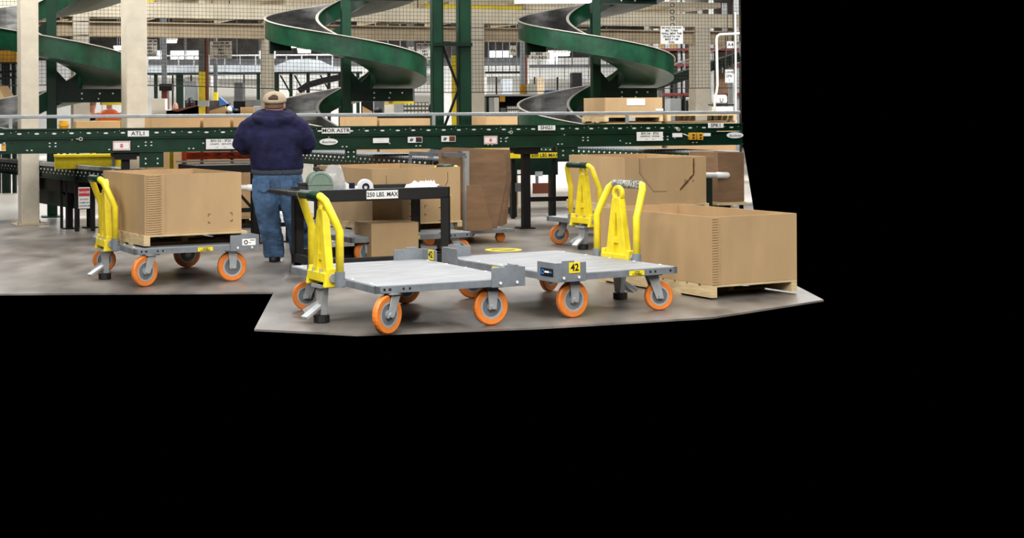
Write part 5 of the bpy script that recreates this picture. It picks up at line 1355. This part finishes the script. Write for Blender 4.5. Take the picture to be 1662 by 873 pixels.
b = MB(); p_, q_ = Q(1056, 60, 44), Q(1203, 60, 44); b.box(p_.x, q_.x, 44, 44.2, 0, 7.0); struct(b.build('backdrop_right', mat('dark_backdrop', (104, 92, 84), .9, 0, .3, 1.5)))  # added dark panel, no real wall; tones down the blown-out background behind the racks
# right: pallet racks, inclined conveyor, pipe rail
rk = thing('pallet_rack', 'tall grey pallet rack with red beams at the right', 'rack', TR(*Q(1120, 180, 36)))
for px in (1065, 1083, 1104, 1108, 1155, 1196):
    for yy in (36, 37.2): q_ = Q(px, 60, 36); g = MB(); g.box(q_.x-.05, q_.x+.05, yy, yy+.1, 0, 4.2); g.build('upright', M['galv'], rk)
for y in (79, 104, 152):
    p_, q_ = Q(1063, y, 36), Q(1200, y+3, 36)
    for yb in (35.95, 37.2):
        g = MB(); g.box(p_.x, q_.x, yb, yb+.05, q_.z, p_.z); g.build('beam', M['dred'], rk)
    g = MB(); g.box(p_.x, q_.x, 36, 37.2, p_.z-.01, p_.z+.01); g.build('shelf', M['mgrey'], rk)
for k, (a_, c_, y0, y1, m) in enumerate(((1070, 1081, 92, 104, 'cardb'), (1085, 1103, 90, 104, 'cardb'), (1112, 1124, 84, 104, 'cardl'), (1158.5, 1180, 84, 104, 'cardb'), (1068, 1082, 66, 79, 'cardl'), (1086, 1103, 70, 79, 'cardl'), (1158.5, 1192, 62, 79, 'cardb'), (1162, 1192, 156.5, 164, 'cardl'), (1160, 1192, 118, 151, 'cardb'))):
    p_ = Q(a_, y1, 36.2)
    item(a_, c_, y0, y1, 36.2, .8, M[m], 'rack_carton', 'carton on the red beam rack, ' + ('dark one on the middle beam, leftmost', 'dark one on the middle beam, second', 'pale one on the middle beam beside the column', 'dark one on the middle beam right of the column', 'pale one on the top beam, leftmost', 'pale one on the top beam, second', 'dark wide one on the top beam', 'pale flat one at the bottom right', 'large dark one below the inclined conveyor')[k], 'carton', group='cartons on the rack')
ic = thing('inclined_conveyor', 'dark inclined conveyor rising to the right in front of the red racks', 'conveyor', TR(*Q(1110, 180, 33)))
p_, q_ = Q(1022, 153, 33), Q(1201, 92, 33)
for y, nm in ((33, 'side_frame'), (33.7, 'side_frame')):
    g = MB(); o_ = Vector((0, y-33, 0)); g.bar(p_ + o_, q_ + o_, .05, .2); g.build(nm, M['dgreen'], ic)
g = MB(); g.bar(p_ + Vector((0, .35, .08)), q_ + Vector((0, .35, .08)), .65, .03); g.build('belt', M['black'], ic)
g = MB(); o_ = Vector((0, 0, .32)); g.tube([p_ + o_, q_ + o_], .02, 6)
for k in range(9): a_ = p_.lerp(q_, k/8); g.tube([a_, a_ + o_], .015, 6)
g.build('handrail', M['galv'], ic)
for f in (.3, .62, .95):
    a_ = p_.lerp(q_, f); g = MB(); g.box(a_.x-.05, a_.x+.05, 33.3, 33.4, 0, a_.z-.05); g.build('leg', M['galv'], ic)
pr = thing('pipe_rail', 'white bent pipe rail at the far right', 'rail', TR(*Q(1165, 180, AY_(1165, 3.5))))
Yp = AY_(1165, 3.5)
g = MB(); g.tube([Q(*a, Yp) for a in ((1160, 200), (1160, 158), (1163, 150), (1164.5, 138), (1163, 64), (1164, 59), (1168, 56), (1200, 54.5))], .022, 8); g.build('pipe', M['pipe'], pr, smooth=True)
g = MB(); g.tube([Q(1193.5, 20, Yp), Q(1194.5, 160, Yp)], .016, 8); g.tube([Q(1194.5, 158, Yp), Q(1194.5, 205, Yp)], .016, 8); g.build('upright', M['pipe'], pr)
tag(MB().box(Q(1153.5, 0, Yp+.3).x, Q(1158, 0, Yp+.3).x, Yp+.3, Yp+.36, 0, Q(1155, 120, Yp+.3).z).build('grey_post', M['galv']), 'short grey steel post left of the white bent pipe', 'post')
tag(MB().box(Q(1189, 0, Yp+.3).x, Q(1194, 0, Yp+.3).x, Yp+.3, Yp+.36, 0, Q(1192, 120, Yp+.3).z).build('grey_post', M['galv']), 'short grey steel post right of the white bent pipe', 'post')
for a_, c_, y0, y1, s_, lb in ((1180, 1191, 67, 78, ('A4',), 'small white paper sign high on the pipe rail'), (1177, 1190.5, 113, 134, ('LANE', 'SPK', '1'), 'white paper sign hanging lower beside the bent pipe')):
    hsign(a_, c_, y0, y1, Yp+.1, s_, lb, top=.6)
su = item(1161.5, 1181, 154, 169, Yp+.05, .3, M['white'], 'white_bin', 'white plastic bin with a dark letter mark on the bent pipe', 'bin')
su.modifiers.clear(); bv = su.modifiers.new('b', 'BEVEL'); bv.width = .04; bv.segments = 4
q_ = Q(1171, 163, Yp+.05); lettering('U', TR(0, 0, 0), q_.x, Yp+.045, q_.z, .09, M['ink'], su, .002)
item(1160, 1192, 169, 171, Yp, .5, M['black'], 'dark_ledge', 'dark ledge under the white bin at the right', 'ledge')
item(1161, 1190, 172.5, 181, Yp+.02, .4, M['white'], 'white_crate', 'white crate below the dark ledge at the right', 'crate')
for a_, c_, y0, y1, m, nm, lb, ct in ((1118, 1126, 158, 181, 'white', 'white_carton', 'white carton left of the netted right column', 'carton'), (1126, 1136, 156, 166, 'ygold', 'yellow_carton', 'amber carton left of the netted right column', 'carton'), (1114, 1122, 163, 180, 'chgreen', 'green_bag', 'green bag beside the inclined conveyor foot', 'bag'), (1132, 1140, 172, 181, 'yellow', 'yellow_tub', 'yellow tub left of the netted right column', 'tub'), (1108, 1112, 155, 182, 'black', 'black_post', 'short black post left of the green bag', 'post'), (1088, 1106, 160, 182, 'pgrey', 'grey_tote', 'grey tote behind the closed box with the white label', 'tote')):
    item(a_, c_, y0, 215, 30.6 + (a_ % 5)*.06, .3, M[m], nm, lb, ct, z0=0)
# lit fittings
def fitting(px0, px1, py, Y, label, h=.05, dep=.3, power=0):
    p_, q_ = Q(px0, py, Y), Q(px1, py, Y)
    th = thing('ceiling_light', label, 'light', TR((p_.x+q_.x)/2, Y, p_.z), 'lit ceiling fittings in the hall')
    g = MB(); g.box(p_.x, q_.x, Y, Y+dep, p_.z+h, p_.z+h+.06); g.build('housing', M['white'], th)
    g = MB(); g.box(p_.x+.02, q_.x-.02, Y+.02, Y+dep-.02, p_.z-.02, p_.z+h); g.build('tube', M['glow'], th)
    g = MB()
    for x in (p_.x+.1, q_.x-.1): g.tube([(x, Y+dep/2, p_.z+h+.06), (x, Y+dep/2, 7.0 if Y > 30 else p_.z+1.4)], .01, 6)
    g.build('hanger', M['mgrey'], th)
for a_, c_, y, Y, lb in ((268, 286, 68, 44, 'lit ceiling fitting seen just right of the wide beige column'), (184, 198, 80, 46, 'lit ceiling fitting seen above the left chute'), (470, 482, 76, 45, 'lit ceiling fitting seen just left of the middle chute'), (482, 505, 84, 38, 'lit ceiling fitting seen under the middle chute wall'), (900, 926, 89, 38, 'lit ceiling fitting seen under the right chute wall')):
    fitting(a_, c_, y, Y, lb)
fitting(836, 963, 1.5, 23.0, 'long bright tube fitting at the top edge by the right chute', h=.06)
